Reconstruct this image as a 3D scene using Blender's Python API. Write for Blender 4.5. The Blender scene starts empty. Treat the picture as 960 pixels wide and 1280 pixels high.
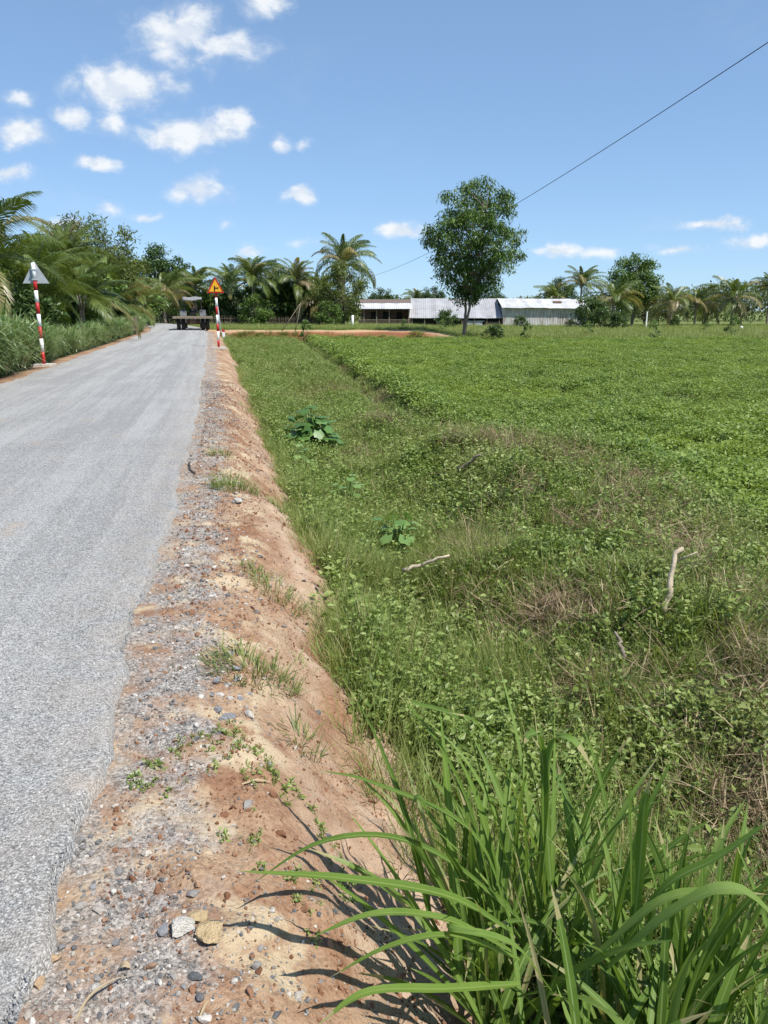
import bpy, math, random
import numpy as np
from mathutils import Vector, Matrix

random.seed(7)
R = np.random.default_rng(11)
SC = bpy.context.scene
COL = SC.collection
rad = math.radians

# ------------------------------------------------------------------ camera geometry
F, EYE, PITCH = 960.0, 1.55, rad(14.7)
CP, SP = math.cos(PITCH), math.sin(PITCH)

def ray(u, v):
    a, b = (u - 480) / F, -(v - 640) / F
    return np.array([a, CP + SP * b, -SP + CP * b])

def at(u, v, Y):
    r = ray(u, v)
    p = r * (Y / r[1])
    p[2] += EYE
    return p

def hit(u, v, up=0.0):
    """where the ground (raised by up) shows at this spot of the photograph"""
    q = ray(u, v)
    t = np.linspace(1.2, 70, 6000)
    P = q[None] * t[:, None]; P[:, 2] += EYE
    k = int(np.argmax(P[:, 2] < gz(P[:, 0], P[:, 1], False) + up))
    return P[k]

def on_plane(u, v, z=0.0):
    r = ray(u, v)
    p = r * ((z - EYE) / r[2])
    p[2] = z
    return p

# ------------------------------------------------------------------ noise
def _h(ix, iy, s):
    n = (ix.astype(np.int64) * 374761393 + iy.astype(np.int64) * 668265263 + s * 1274126177) & 0xFFFFFFFF
    n = ((n ^ (n >> 13)) * 1103515245) & 0xFFFFFFFF
    n = ((n ^ (n >> 16)) * 2246822519) & 0xFFFFFFFF
    return ((n ^ (n >> 15)) & 0xFFFFFF) / float(0xFFFFFF)

def vnoise(x, y, s=0):
    x = np.asarray(x, float); y = np.asarray(y, float)
    ix = np.floor(x); iy = np.floor(y)
    fx = x - ix; fy = y - iy
    fx = fx * fx * (3 - 2 * fx); fy = fy * fy * (3 - 2 * fy)
    a = _h(ix, iy, s); b = _h(ix + 1, iy, s); c = _h(ix, iy + 1, s); d = _h(ix + 1, iy + 1, s)
    return (a + (b - a) * fx) * (1 - fy) + (c + (d - c) * fx) * fy

def fbm(x, y, s=0, o=4):
    t = 0; a = .5; n = 0
    for k in range(o):
        t = t + a * vnoise(np.asarray(x) * 2 ** k, np.asarray(y) * 2 ** k, s + k * 17); n += a; a *= .5
    return t / n

def sstep(a, b, x):
    t = np.clip((np.asarray(x, float) - a) / (b - a), 0, 1)
    return t * t * (3 - 2 * t)

# ------------------------------------------------------------------ road axis and ground shape
_ky = [-80, -30, 1.38, 3.11, 10.8, 30.2, 50, 63, 75, 88, 100, 110, 120, 128, 140, 400, 2000]
_kx = [15.1, 5.3, -.82, -1.17, -2.65, -6.84, -11.2, -14.2, -17.6, -22.2, -28, -34.5, -43, -53, -75, -600, -3600]
_gy = np.arange(-80, 420, .5)
_gx = np.interp(_gy, _ky, _kx)
_k = np.exp(-.5 * (np.arange(-12, 13) / 5.0) ** 2); _k /= _k.sum()
_gs = np.convolve(np.pad(_gx, 12, mode='reflect', reflect_type='odd'), _k, mode='valid')
_w = sstep(14, 40, _gy)
_gx = _gx * (1 - _w) + _gs * _w

def xe(y):                                     # right hand edge of the road
    return np.interp(y, _gy, _gx)

def wid(y):
    s = (xe(np.asarray(y) + .5) - xe(np.asarray(y) - .5))
    return 4.3 * np.sqrt(1 + s * s)

def crop_edge(y):                              # left boundary of the crop field
    return np.interp(y, [-5, 3, 5.5, 7.1, 10.8, 17, 54, 70], [7.0, 5.2, 4.4, 3.75, 2.5, .98, -4.7, -7.2])

MOUNDS = [(1.9, 8.2, .7, .34), (2.6, 10.2, 1.0, .4), (1.1, 6.0, .5, .22), (2.2, 5.4, .55, .26), (.9, 10.4, .5, .2), (2.35, 9.6, 1.3, .1), (1.3, 11.0, .9, .18), (2.8, 7.4, .8, .26), (1.35, 6.6, .8, .16), (2.0, 4.6, .7, .18), (3.0, 4.2, .8, .22), (1.0, 8.6, .6, .1), (0.2, 14, .9, .16), (-2.4, 30, 1.2, .2), (-1.6, 24, 1.0, .16)]
SIDE_Y0, SIDE_Y1 = 62.3, 66.6

def plateau(x, y):
    return sstep(61.0, 62.3, y + .5 * (fbm(x * .4, y * .1, 5) - .5)) * (1 - sstep(2.5, 9, x + 1.5 * (fbm(x * .2, y * .2, 8) - .5)))

def gz(x, y, micro=True):
    x = np.asarray(x, float); y = np.asarray(y, float)
    d = x - xe(y)
    w = wid(y)
    dn = d + .6 * (fbm(y * .5, d * .3, 3) - .5) * sstep(.2, .7, d) + .12 * (fbm(y * 2.3, d * 1.1, 4) - .5) * sstep(.3, .8, d)
    zr = np.interp(dn, [-.4, .35, .62, .82, 1.35, 1.6, 2.6, 3.6, 5, 7, 400], [-.04, -.035, -.08, -.2, -.66, -.8, -.98, -.84, -.84, -.9, -.9])
    ced = x - crop_edge(y)
    zr = zr - .3 * np.exp(-((ced + .6) / .5) ** 2) * sstep(13, 18, y)
    dl = -w - d
    zl = np.interp(dl, [-.4, .5, .9, 1.7, 3, 900], [-.04, -.05, -.1, -.35, -.45, -.45])
    z = np.where(d > -w * .5, zr, zl)
    z = np.where((d < -.1) & (d > -w + .1), -.05, z)
    for mx, my, s, h in MOUNDS:
        z = z + h * np.exp(-((x - mx) ** 2 + (y - my) ** 2) / (2 * s * s)) * sstep(1.6, 2.4, d)
    m = plateau(x, y) * sstep(.3, .9, d)
    z = z * (1 - m) + (-.06 - .12 * sstep(68, 74, y)) * m
    f = sstep(85, 120, y) * sstep(2, 8, d)
    z = z * (1 - f) + (-.8) * f
    f2 = sstep(150, 260, y)
    z = z * (1 - f2) + (-.6) * f2
    rough = sstep(1.5, 2.2, d) + sstep(.7, 1.2, dl) * (d < -w * .5)
    z = z + rough * .12 * (fbm(x * .9, y * .9, 21) - .5)
    z = z + .55 * (fbm(x * .75 + 3, y * .6, 27, 3) - .5) * sstep(1.8, 2.8, d) * sstep(.4, 1.6, -ced) * (1 - sstep(16, 24, y))
    if micro:
        sh = sstep(.02, .2, d) * (1 - sstep(1.4, 2.2, d))
        z = z + sh * (.06 * (fbm(x * 3.1, y * 3.1, 31) - .5) + .045 * (fbm(x * 11, y * 11, 33, 4) - .5) + .02 * np.abs(fbm(x * 21, y * 21, 35, 3) - .5) * -2 + .03 * np.maximum(0, fbm(x * 16, y * 16, 37, 2) - .58) * 2)
        # little rills washed down the bank
        sl = sstep(.7, .95, d) * (1 - sstep(1.35, 1.6, d))
        z = z - sl * .06 * sstep(.5, .8, fbm(y * 3.1 + d * 1.2 + 1.5 * fbm(y * .7, d, 47), d * .8, 41, 4)) + sl * .13 * (fbm(x * 5, y * 5, 43, 5) - .5) - sl * .10 * np.abs(fbm(x * 4 + 2, y * 6, 45, 4) - .5)
    return z

# ------------------------------------------------------------------ mesh builder
class MB:
    def __init__(self):
        self.v = []; self.f = []; self.n = 0
    def add(self, verts, faces, mi=0, tone=0.5):
        verts = np.asarray(verts, float).reshape(-1, 3)
        faces = np.asarray(faces, np.int64)
        if faces.ndim == 1: faces = faces[None]
        t = np.broadcast_to(np.asarray(tone, float), (len(faces),))
        self.f.append((faces + self.n, mi, t))
        self.v.append(verts); self.n += len(verts)
    def mesh(self, name, mats, smooth=False):
        me = bpy.data.meshes.new(name)
        V = np.concatenate(self.v)
        me.vertices.add(len(V)); me.vertices.foreach_set('co', V.astype(np.float32).ravel())
        lp = np.concatenate([f.ravel() for f, _, _ in self.f])
        tot = np.concatenate([np.full(len(f), f.shape[1]) for f, _, _ in self.f])
        st = np.concatenate([[0], np.cumsum(tot)[:-1]])
        me.loops.add(len(lp)); me.loops.foreach_set('vertex_index', lp.astype(np.int32))
        me.polygons.add(len(tot)); me.polygons.foreach_set('loop_start', st.astype(np.int32))
        mi = np.concatenate([np.full(len(f), m) for f, m, _ in self.f])
        if not isinstance(mats, (list, tuple)): mats = [mats]
        for m in mats: me.materials.append(m)
        me.polygons.foreach_set('material_index', mi.astype(np.int32))
        me.polygons.foreach_set('use_smooth', np.full(len(tot), bool(smooth)))
        me.update(calc_edges=True)
        a = me.attributes.new('tone', 'FLOAT', 'FACE')
        a.data.foreach_set('value', np.concatenate([t for _, _, t in self.f]).astype(np.float32))
        return me
    def build(self, name, mats, parent=None, smooth=False):
        o = bpy.data.objects.new(name, self.mesh(name, mats, smooth))
        COL.objects.link(o)
        if parent: o.parent = parent
        return o
    # shapes
    def box(self, c, s, mi=0, rz=0, tone=.5, M=None):
        c = np.array(c, float); s = np.array(s, float) / 2
        q = np.array([[x, y, z] for x in (-1, 1) for y in (-1, 1) for z in (-1, 1)], float) * s
        if rz:
            cr, sr = math.cos(rz), math.sin(rz)
            q = np.stack([q[:, 0] * cr - q[:, 1] * sr, q[:, 0] * sr + q[:, 1] * cr, q[:, 2]], 1)
        if M is not None: q = q @ np.array(M).T
        self.add(q + c, [[0, 1, 3, 2], [4, 6, 7, 5], [0, 4, 5, 1], [2, 3, 7, 6], [0, 2, 6, 4], [1, 5, 7, 3]], mi, tone)
    def tube(self, pts, r, n=8, mi=0, tone=.5, cap=True):
        pts = np.asarray(pts, float); K = len(pts)
        r = np.broadcast_to(np.asarray(r, float), (K,))
        T = np.gradient(pts, axis=0); T /= np.linalg.norm(T, axis=1)[:, None] + 1e-9
        ref = np.array([0, 0, 1.0]) if abs(T[:, 2]).mean() < .8 else np.array([1.0, 0, 0])
        A = np.cross(T, ref); A /= np.linalg.norm(A, axis=1)[:, None] + 1e-9
        B = np.cross(T, A)
        th = np.arange(n) * 2 * np.pi / n
        V = pts[:, None] + r[:, None, None] * (A[:, None] * np.cos(th)[None, :, None] + B[:, None] * np.sin(th)[None, :, None])
        i = np.arange(n); j = (i + 1) % n
        fs = np.concatenate([np.stack([k * n + i, k * n + j, (k + 1) * n + j, (k + 1) * n + i], 1) for k in range(K - 1)])
        base = self.n
        self.add(V.reshape(-1, 3), fs, mi, tone)
        if cap:
            self.f.append((np.array([base + i[::-1]]), mi, np.array([float(np.mean(tone))])))
            self.f.append((np.array([base + (K - 1) * n + i]), mi, np.array([float(np.mean(tone))])))
    def cyl(self, a, b, r, n=16, mi=0, tone=.5):
        self.tube([a, b], r, n, mi, tone)
    def leaves(self, P, D, Nn, L, W, tone, fold=.25, mi=0):
        N = len(P)
        D = D / (np.linalg.norm(D, axis=1)[:, None] + 1e-9)
        S = np.cross(D, Nn); S /= np.linalg.norm(S, axis=1)[:, None] + 1e-9
        U = np.cross(S, D)
        L = np.broadcast_to(L, (N,))[:, None]; W = np.broadcast_to(W, (N,))[:, None]
        b = P; t = P + D * L
        m = P + D * L * .45
        l = m - S * W * .5 + U * W * fold; r = m + S * W * .5 + U * W * fold
        V = np.stack([b, r, t, l], 1).reshape(-1, 3)
        i = np.arange(N) * 4
        fs = np.concatenate([np.stack([i, i + 1, i + 2], 1), np.stack([i, i + 2, i + 3], 1)])
        tone = np.broadcast_to(tone, (N,))
        self.add(V, fs, mi, np.concatenate([tone, tone]))
    def blades(self, base, az, L, lean, bend, W, tone, K=5, mi=0, twist=0.0, power=1.4):
        N = len(base)
        L, lean, bend, W, tone, az, twist = [np.broadcast_to(np.asarray(q, float), (N,)) for q in (L, lean, bend, W, tone, az, twist)]
        s = np.linspace(0, 1, K)
        th = lean[:, None] + bend[:, None] * s[None] ** power
        H = np.stack([np.cos(az), np.sin(az), 0 * az], 1)
        st = L[:, None] / (K - 1)
        hx = np.cumsum(np.sin(th) * st, 1) - np.sin(th[:, :1]) * st
        hz = np.cumsum(np.cos(th) * st, 1) - np.cos(th[:, :1]) * st
        P = base[:, None] + hx[..., None] * H[:, None] + hz[..., None] * np.array([0, 0, 1.0])
        sa = az[:, None] + np.pi / 2 + twist[:, None] * s[None]
        S = np.stack([np.cos(sa), np.sin(sa), 0 * sa], 2)
        wp = np.interp(s, [0, .15, .55, 1], [.6, .95, 1, .04])
        hw = .5 * W[:, None] * wp[None]
        V = np.stack([P - S * hw[..., None], P + S * hw[..., None]], 2)    # N,K,2,3
        idx = np.arange(N * K * 2).reshape(N, K, 2)
        fs = np.stack([idx[:, :-1, 0], idx[:, :-1, 1], idx[:, 1:, 1], idx[:, 1:, 0]], -1).reshape(-1, 4)
        self.add(V.reshape(-1, 3), fs, mi, np.repeat(tone, K - 1))

def empty(name, loc=(0, 0, 0), rz=0):
    o = bpy.data.objects.new(name, None); COL.objects.link(o)
    o.location = [float(q) for q in loc]; o.rotation_euler = (0, 0, rz); o.empty_display_size = .2
    return o

def tag(o, label=None, cat=None, group=None, kind=None):
    if label: o['label'] = label
    if cat: o['category'] = cat
    if group: o['group'] = group
    if kind: o['kind'] = kind
    return o

def copy_tree(o, parent=None):
    c = o.copy(); COL.objects.link(c)
    if parent: c.parent = parent
    for ch in [q for q in COL.objects if q.parent == o]: copy_tree(ch, c)
    return c

# ------------------------------------------------------------------ materials
class NT:
    def __init__(self, tree): self.t = tree
    def n(self, typ, **kw):
        nd = self.t.nodes.new(typ)
        for k, v in kw.items():
            if k.startswith('i_'):
                nd.inputs[k[2:].replace('_', ' ')].default_value = v
            else: setattr(nd, k, v)
        return nd
    def link(self, a, b): self.t.links.new(a, b)
    def put(self, sock, val):
        if hasattr(val, 'is_linked') or isinstance(val, bpy.types.NodeSocket): self.link(val, sock)
        else: sock.default_value = val
    def math(self, op, a, b=0.0, c=0.0, clamp=False):
        m = self.n('ShaderNodeMath', operation=op, use_clamp=clamp)
        for s, q in zip(m.inputs, (a, b, c)): self.put(s, q)
        return m.outputs[0]
    def vm(self, op, a, b=(0, 0, 0)):
        m = self.n('ShaderNodeVectorMath', operation=op)
        self.put(m.inputs[0], a); self.put(m.inputs[1], b)
        return m.outputs['Value'] if op in ('LENGTH', 'DOT_PRODUCT') else m.outputs[0]
    def noise(self, vec, scale, detail=4, rough=.55, dist=0.0):
        m = self.n('ShaderNodeTexNoise'); self.put(m.inputs['Vector'], vec)
        m.inputs['Scale'].default_value = scale; m.inputs['Detail'].default_value = detail
        m.inputs['Roughness'].default_value = rough; m.inputs['Distortion'].default_value = dist
        return m.outputs['Fac']
    def vor(self, vec, scale, feature='F1'):
        m = self.n('ShaderNodeTexVoronoi', feature=feature); self.put(m.inputs['Vector'], vec)
        m.inputs['Scale'].default_value = scale
        return m
    def ramp(self, fac, stops, interp='LINEAR'):
        m = self.n('ShaderNodeValToRGB'); self.put(m.inputs[0], fac)
        cr = m.color_ramp; cr.interpolation = interp
        while len(cr.elements) < len(stops): cr.elements.new(.5)
        for e, (p, c) in zip(cr.elements, stops):
            e.position = p; e.color = (c[0], c[1], c[2], 1) if not isinstance(c, (int, float)) else (c, c, c, 1)
        return m.outputs[0]
    def mix(self, fac, a, b, mode='MIX'):
        m = self.n('ShaderNodeMix', data_type='RGBA', blend_type=mode)
        self.put(m.inputs[0], fac)
        for s, q in ((m.inputs[6], a), (m.inputs[7], b)):
            self.put(s, (*q, 1) if isinstance(q, tuple) and len(q) == 3 else q)
        return m.outputs[2]
    def sm(self, x, a, b):
        m = self.n('ShaderNodeMapRange', interpolation_type='SMOOTHSTEP')
        self.put(m.inputs[0], x); m.inputs[1].default_value = a; m.inputs[2].default_value = b
        return m.outputs[0]
    def attr(self, name):
        return self.n('ShaderNodeAttribute', attribute_name=name)
    def pos(self): return self.n('ShaderNodeNewGeometry').outputs['Position']
    def obj(self): return self.n('ShaderNodeTexCoord').outputs['Object']
    def bump(self, h, strength=.5, dist=.01):
        m = self.n('ShaderNodeBump'); self.put(m.inputs['Height'], h)
        m.inputs['Strength'].default_value = strength; m.inputs['Distance'].default_value = dist
        return m.outputs[0]

def newmat(name):
    m = bpy.data.materials.new(name); m.use_nodes = True
    t = NT(m.node_tree)
    b = m.node_tree.nodes['Principled BSDF']
    b.inputs['Roughness'].default_value = .8
    b.inputs['Specular IOR Level'].default_value = .3
    return m, t, b

def plain(name, col, rough=.6, metal=0.0, var=.12, scale=6, bump=0.0):
    m, t, b = newmat(name)
    n = t.noise(t.obj(), scale, 5, .6)
    lo = tuple(c * (1 - var) for c in col); hi = tuple(min(1, c * (1 + var)) for c in col)
    t.link(t.ramp(n, [(.3, lo), (.7, hi)]), b.inputs['Base Color'])
    b.inputs['Roughness'].default_value = rough; b.inputs['Metallic'].default_value = metal
    if bump: t.link(t.bump(t.noise(t.obj(), scale * 5, 3), bump, .01), b.inputs['Normal'])
    return m

def leafmat(name, stops, transl=.35, rough=.45, spec=.35, patch=None, patchscale=.4, rnd=.25):
    """stops: colour ramp over a per leaf tone; some light goes through"""
    m, t, b = newmat(name)
    tone = t.attr('tone').outputs['Fac']
    oi = t.n('ShaderNodeObjectInfo').outputs['Random']
    tt = t.math('ADD', tone, t.math('MULTIPLY', t.math('SUBTRACT', oi, .5), rnd), clamp=True)
    col = t.ramp(tt, stops)
    if patch:
        pn = t.sm(t.noise(t.pos(), patchscale, 4, .6), .46, .66)
        col = t.mix(t.math('MULTIPLY', pn, .75), col, patch)
    t.link(col, b.inputs['Base Color'])
    b.inputs['Roughness'].default_value = rough; b.inputs['Specular IOR Level'].default_value = spec
    tr = t.n('ShaderNodeBsdfTranslucent')
    g = t.mix(1.0, col, (1.15, 1.12, .55), 'MULTIPLY'); t.link(g, tr.inputs['Color'])
    mx = t.n('ShaderNodeMixShader'); mx.inputs[0].default_value = transl
    t.link(b.outputs[0], mx.inputs[1]); t.link(tr.outputs[0], mx.inputs[2])
    out = m.node_tree.nodes['Material Output']
    t.link(mx.outputs[0], out.inputs['Surface'])
    return m

M = {}
M['crop'] = leafmat('crop_leaf', [(0, (.07, .13, .022)), (.5, (.18, .265, .05)), (1, (.31, .39, .11))], .35, .42, .35, (.25, .335, .055), .25, rnd=.35)
M['grass'] = leafmat('grass_blade', [(0, (.09, .145, .028)), (.55, (.20, .275, .065)), (.85, (.31, .365, .115)), (1, (.47, .41, .21))], .4, .45, .35, (.21, .27, .07), .55)
M['weed'] = leafmat('weed_leaf', [(0, (.09, .15, .03)), (.6, (.215, .295, .065)), (1, (.36, .43, .15))], .35, .45, .35, (.27, .30, .10), .6)
M['straw'] = leafmat('straw', [(0, (.12, .08, .05)), (.5, (.27, .20, .12)), (1, (.48, .38, .24))], .2, .7, .2)
M['bigleaf'] = leafmat('broad_leaf', [(0, (.06, .13, .03)), (.6, (.13, .24, .06)), (1, (.24, .36, .12))], .3, .4, .4)
M['elephant'] = leafmat('elephant_grass_leaf', [(0, (.07, .13, .022)), (.5, (.15, .25, .042)), (.8, (.23, .33, .085)), (.9, (.24, .33, .12)), (1, (.45, .38, .2))], .45, .52, .25, rnd=.1)
M['roadside'] = leafmat('roadside_grass_leaf', [(0, (.075, .14, .035)), (.5, (.17, .27, .085)), (.85, (.36, .43, .23)), (1, (.38, .36, .24))], .3, .35, .5)
M['palm'] = leafmat('palm_leaflet', [(0, (.05, .085, .018)), (.45, (.115, .165, .035)), (.75, (.21, .25, .075)), (.9, (.31, .28, .12)), (1, (.34, .27, .16))], .4, .38, .5, rnd=.15)
M['acacia'] = leafmat('tree_leaf', [(0, (.035, .075, .015)), (.55, (.085, .155, .028)), (1, (.165, .245, .06))], .25, .4, .4, rnd=.1)
M['olive'] = leafmat('olive_leaf', [(0, (.06, .09, .02)), (.5, (.125, .16, .035)), (1, (.21, .24, .07))], .3, .5, .3)
M['dark'] = leafmat('dark_leaf', [(0, (.025, .055, .014)), (.5, (.055, .105, .025)), (1, (.11, .165, .05))], .25, .4, .4)
M['grey_leaf'] = leafmat('dusty_leaf', [(0, (.05, .075, .025)), (.5, (.11, .14, .045)), (1, (.20, .21, .09))], .25, .6, .2)
M['bark'] = plain('bark', (.20, .165, .13), .9, var=.35, scale=9, bump=.5)
M['palm_bark'] = plain('palm_bark', (.24, .20, .16), .9, var=.3, scale=14, bump=.5)
M['limewash'] = plain('limewash', (.75, .74, .70), .85)
M['red'] = plain('red_paint', (.42, .02, .022), .4, var=.15)
M['white'] = plain('white_paint', (.80, .80, .79), .45, var=.05)
M['signgrey'] = plain('sign_back_grey', (.38, .41, .43), .5, var=.08)
M['signyellow'] = plain('sign_yellow', (.80, .42, .02), .4, var=.05)
M['black'] = plain('black_paint', (.015, .015, .015), .5)
M['concrete'] = plain('concrete', (.52, .49, .44), .9, var=.15, scale=20, bump=.3)
M['rubber'] = plain('rubber', (.018, .018, .018), .75, var=.3)
M['tarp'] = plain('grey_tarp', (.20, .205, .21), .6, var=.2)
M['fender'] = plain('pale_fender', (.075, .08, .085), .5, var=.35, scale=4)
M['wood'] = plain('weathered_wood', (.20, .165, .12), .85, var=.3, scale=10, bump=.4)
M['deadwood'] = plain('dead_wood', (.46, .38, .27), .85, var=.3, scale=14, bump=.5)
M['darkmetal'] = plain('dark_metal', (.05, .045, .04), .6, var=.4)
M['rust'] = plain('rusty_metal', (.13, .08, .05), .75, var=.4)
M['cloth'] = plain('navy_cloth', (.02, .025, .05), .9)
M['trousers'] = plain('grey_cloth', (.07, .07, .075), .9)
M['skin'] = plain('skin', (.32, .19, .13), .6, var=.05)
M['hair'] = plain('hair', (.015, .012, .01), .6)
M['wire'] = plain('cable', (.02, .02, .02), .6)
M['brick'] = plain('brown_wall', (.17, .11, .08), .9, var=.25, scale=3)
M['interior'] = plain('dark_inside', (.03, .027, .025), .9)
M['tile'] = plain('brown_tile', (.15, .115, .095), .85, var=.3, scale=3)
M['fencewood'] = plain('stick_fence_wood', (.10, .08, .06), .9, var=.4, scale=3)

def corrugated(name, base, rustc, rust_amt, period=.2, streak=(6, 6, .5)):
    m, t, b = newmat(name)
    o = t.obj()
    n = t.noise(t.vm('MULTIPLY', o, streak), 1.0, 5, .65)
    n2 = t.noise(o, .9, 3)
    panel = t.vor(t.vm('MULTIPLY', o, (1.1, .0, .0)), 1.0).outputs['Color']
    c = t.mix(t.sm(n2, .35, .7), base, tuple(q * .78 for q in base))
    pb = t.n('ShaderNodeSeparateColor'); t.link(panel, pb.inputs[0])
    c = t.mix(1.0, c, t.ramp(pb.outputs[0], [(0, .82), (1, 1.0)]), 'MULTIPLY')
    c = t.mix(t.math('MULTIPLY', t.sm(n, .62 - rust_amt * .25, .78 - rust_amt * .2), min(1, rust_amt + .25)), c, rustc)
    t.link(c, b.inputs['Base Color'])
    b.inputs['Roughness'].default_value = .55; b.inputs['Metallic'].default_value = .0
    return m
M['roof_white'] = corrugated('pale_corrugated_roof', (.62, .62, .62), (.32, .24, .18), .22)
M['roof_grey'] = corrugated('grey_corrugated_roof', (.40, .40, .41), (.26, .21, .17), .35)
M['wall_rusty'] = corrugated('rusty_corrugated_wall', (.62, .61, .60), (.24, .14, .09), .62)

# ---- ground
def ground_material():
    m, t, b = newmat('ground_soil')
    p = t.pos()
    n1 = t.noise(p, 1.3, 6, .6); n2 = t.noise(p, 7, 5, .6); n3 = t.noise(p, 55, 4, .65)
    v1 = t.vor(p, 70); v2 = t.vor(p, 160)
    s = t.math('ADD', t.math('MULTIPLY', n1, .55), t.math('MULTIPLY', n2, .45))
    soil = t.ramp(s, [(.34, (.21, .105, .06)), (.46, (.30, .175, .105)), (.56, (.37, .25, .16)), (.68, (.43, .325, .22))])
    soil = t.mix(t.sm(n3, .42, .7), soil, t.mix(1.0, soil, (.66, .62, .60), 'MULTIPLY'))
    soil = t.mix(t.sm(t.noise(p, 19, 5, .7), .5, .72), soil, t.mix(1.0, soil, (1.18, 1.2, 1.22), 'MULTIPLY'))
    sand = t.mix(n2, (.40, .30, .19), (.56, .46, .31))
    sf = t.math('MULTIPLY', t.attr('sand').outputs['Fac'], t.sm(t.noise(p, 3.1, 5, .6, .4), .5, .62))
    soil = t.mix(sf, soil, sand)
    pale = t.mix(n2, (.38, .265, .18), (.52, .405, .295))
    soil = t.mix(t.math('MULTIPLY', t.attr('pale').outputs['Fac'], t.sm(t.noise(p, 1.7, 4), .35, .6)), soil, pale)
    cell = t.n('ShaderNodeSeparateColor'); t.link(v1.outputs['Color'], cell.inputs[0])
    cell2 = t.n('ShaderNodeSeparateColor'); t.link(v2.outputs['Color'], cell2.inputs[0])
    gr = t.ramp(t.math('ADD', t.math('MULTIPLY', cell.outputs[0], .5), t.math('MULTIPLY', cell2.outputs[0], .5)),
                [(.1, (.09, .085, .08)), (.5, (.27, .25, .23)), (.9, (.52, .48, .43))])
    gf = t.sm(t.math('ADD', t.math('MULTIPLY', t.noise(p, 4.2, 5, .65), .8), t.attr('gravel').outputs['Fac']), .78, 1.0)
    soil = t.mix(gf, soil, gr)
    red = t.mix(n2, (.16, .055, .03), (.27, .10, .055))
    soil = t.mix(t.attr('red').outputs['Fac'], soil, red)
    tan = t.mix(n2, (.42, .25, .13), (.50, .34, .2))
    soil = t.mix(t.attr('tan').outputs['Fac'], soil, tan)
    green = t.ramp(t.noise(p, 2.2, 6, .65), [(.35, (.045, .055, .018)), (.55, (.09, .10, .035)), (.7, (.17, .135, .07))])
    far = t.ramp(t.noise(p, .35, 6, .65), [(.3, (.09, .13, .03)), (.5, (.14, .18, .05)), (.7, (.21, .2, .085))])
    green = t.mix(t.attr('meadow').outputs['Fac'], green, far)
    c = t.mix(t.attr('grass').outputs['Fac'], soil, green)
    t.link(c, b.inputs['Base Color'])
    b.inputs['Roughness'].default_value = .95; b.inputs['Specular IOR Level'].default_value = .15
    h = t.math('ADD', t.math('MULTIPLY', n3, .8), t.math('MULTIPLY', t.math('SUBTRACT', 1.0, v1.outputs['Distance']), .5))
    h = t.math('ADD', h, t.math('MULTIPLY', t.noise(p, 220, 3), .35))
    t.link(t.bump(h, .7, .015), b.inputs['Normal'])
    return m

def road_material():
    m, t, b = newmat('chip_seal_road')
    p = t.pos()
    v1 = t.vor(p, 125); v2 = t.vor(p, 250)
    c1 = t.n('ShaderNodeSeparateColor'); t.link(v1.outputs['Color'], c1.inputs[0])
    c2 = t.n('ShaderNodeSeparateColor'); t.link(v2.outputs['Color'], c2.inputs[0])
    r = t.math('ADD', t.math('MULTIPLY', c1.outputs[0], .62), t.math('MULTIPLY', c2.outputs[1], .38))
    chips = t.ramp(r, [(.15, (.13, .128, .124)), (.42, (.31, .305, .292)), (.7, (.44, .432, .412)), (.9, (.60, .585, .55))])
    a = t.attr('lat').outputs['Vector']                # lateral, along
    track = t.noise(t.vm('MULTIPLY', a, (1.5, .07, 0)), 1.0, 5, .65)
    fine = t.noise(t.vm('MULTIPLY', a, (9, .22, 0)), 1.0, 4, .6)
    blot = t.noise(p, .9, 5, .6)
    k = t.math('ADD', t.math('MULTIPLY', track, .5), t.math('ADD', t.math('MULTIPLY', fine, .28), t.math('MULTIPLY', blot, .22)))
    c = t.mix(t.sm(k, .42, .60), t.mix(1.0, chips, (.86, .865, .87), 'MULTIPLY'), t.mix(.18, chips, (.60, .595, .58)))
    gap = t.sm(v1.outputs['Distance'], .55, .9)
    c = t.mix(t.math('MULTIPLY', gap, .55), c, (.12, .12, .12))
    dirt = t.math('MULTIPLY', t.sm(t.noise(p, 1.6, 5, .6), .62, .74), .55)
    c = t.mix(dirt, c, (.40, .31, .23))
    edge = t.math('MULTIPLY', t.attr('edge').outputs['Fac'], t.sm(t.noise(p, 5, 4), .35, .6))
    c = t.mix(t.math('MULTIPLY', edge, .3), c, (.42, .34, .26))
    t.link(c, b.inputs['Base Color'])
    b.inputs['Roughness'].default_value = .8
    h = t.math('SUBTRACT', 1.0, v1.outputs['Distance'])
    h = t.math('ADD', h, t.math('MULTIPLY', c1.outputs[2], .5))
    t.link(t.bump(h, .8, .008), b.inputs['Normal'])
    return m
M['ground'] = ground_material(); M['road'] = road_material()

def set_attr(me, name, vals):
    a = me.attributes.new(name, 'FLOAT', 'POINT'); a.data.foreach_set('value', np.asarray(vals, np.float32))

# ------------------------------------------------------------------ terrain sheet
def spaced(a, b, first, grow, cap=1e9):
    out = [a]; s = first
    while out[-1] < b:
        out.append(out[-1] + s); s = min(s * grow, cap)
    return out

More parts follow.
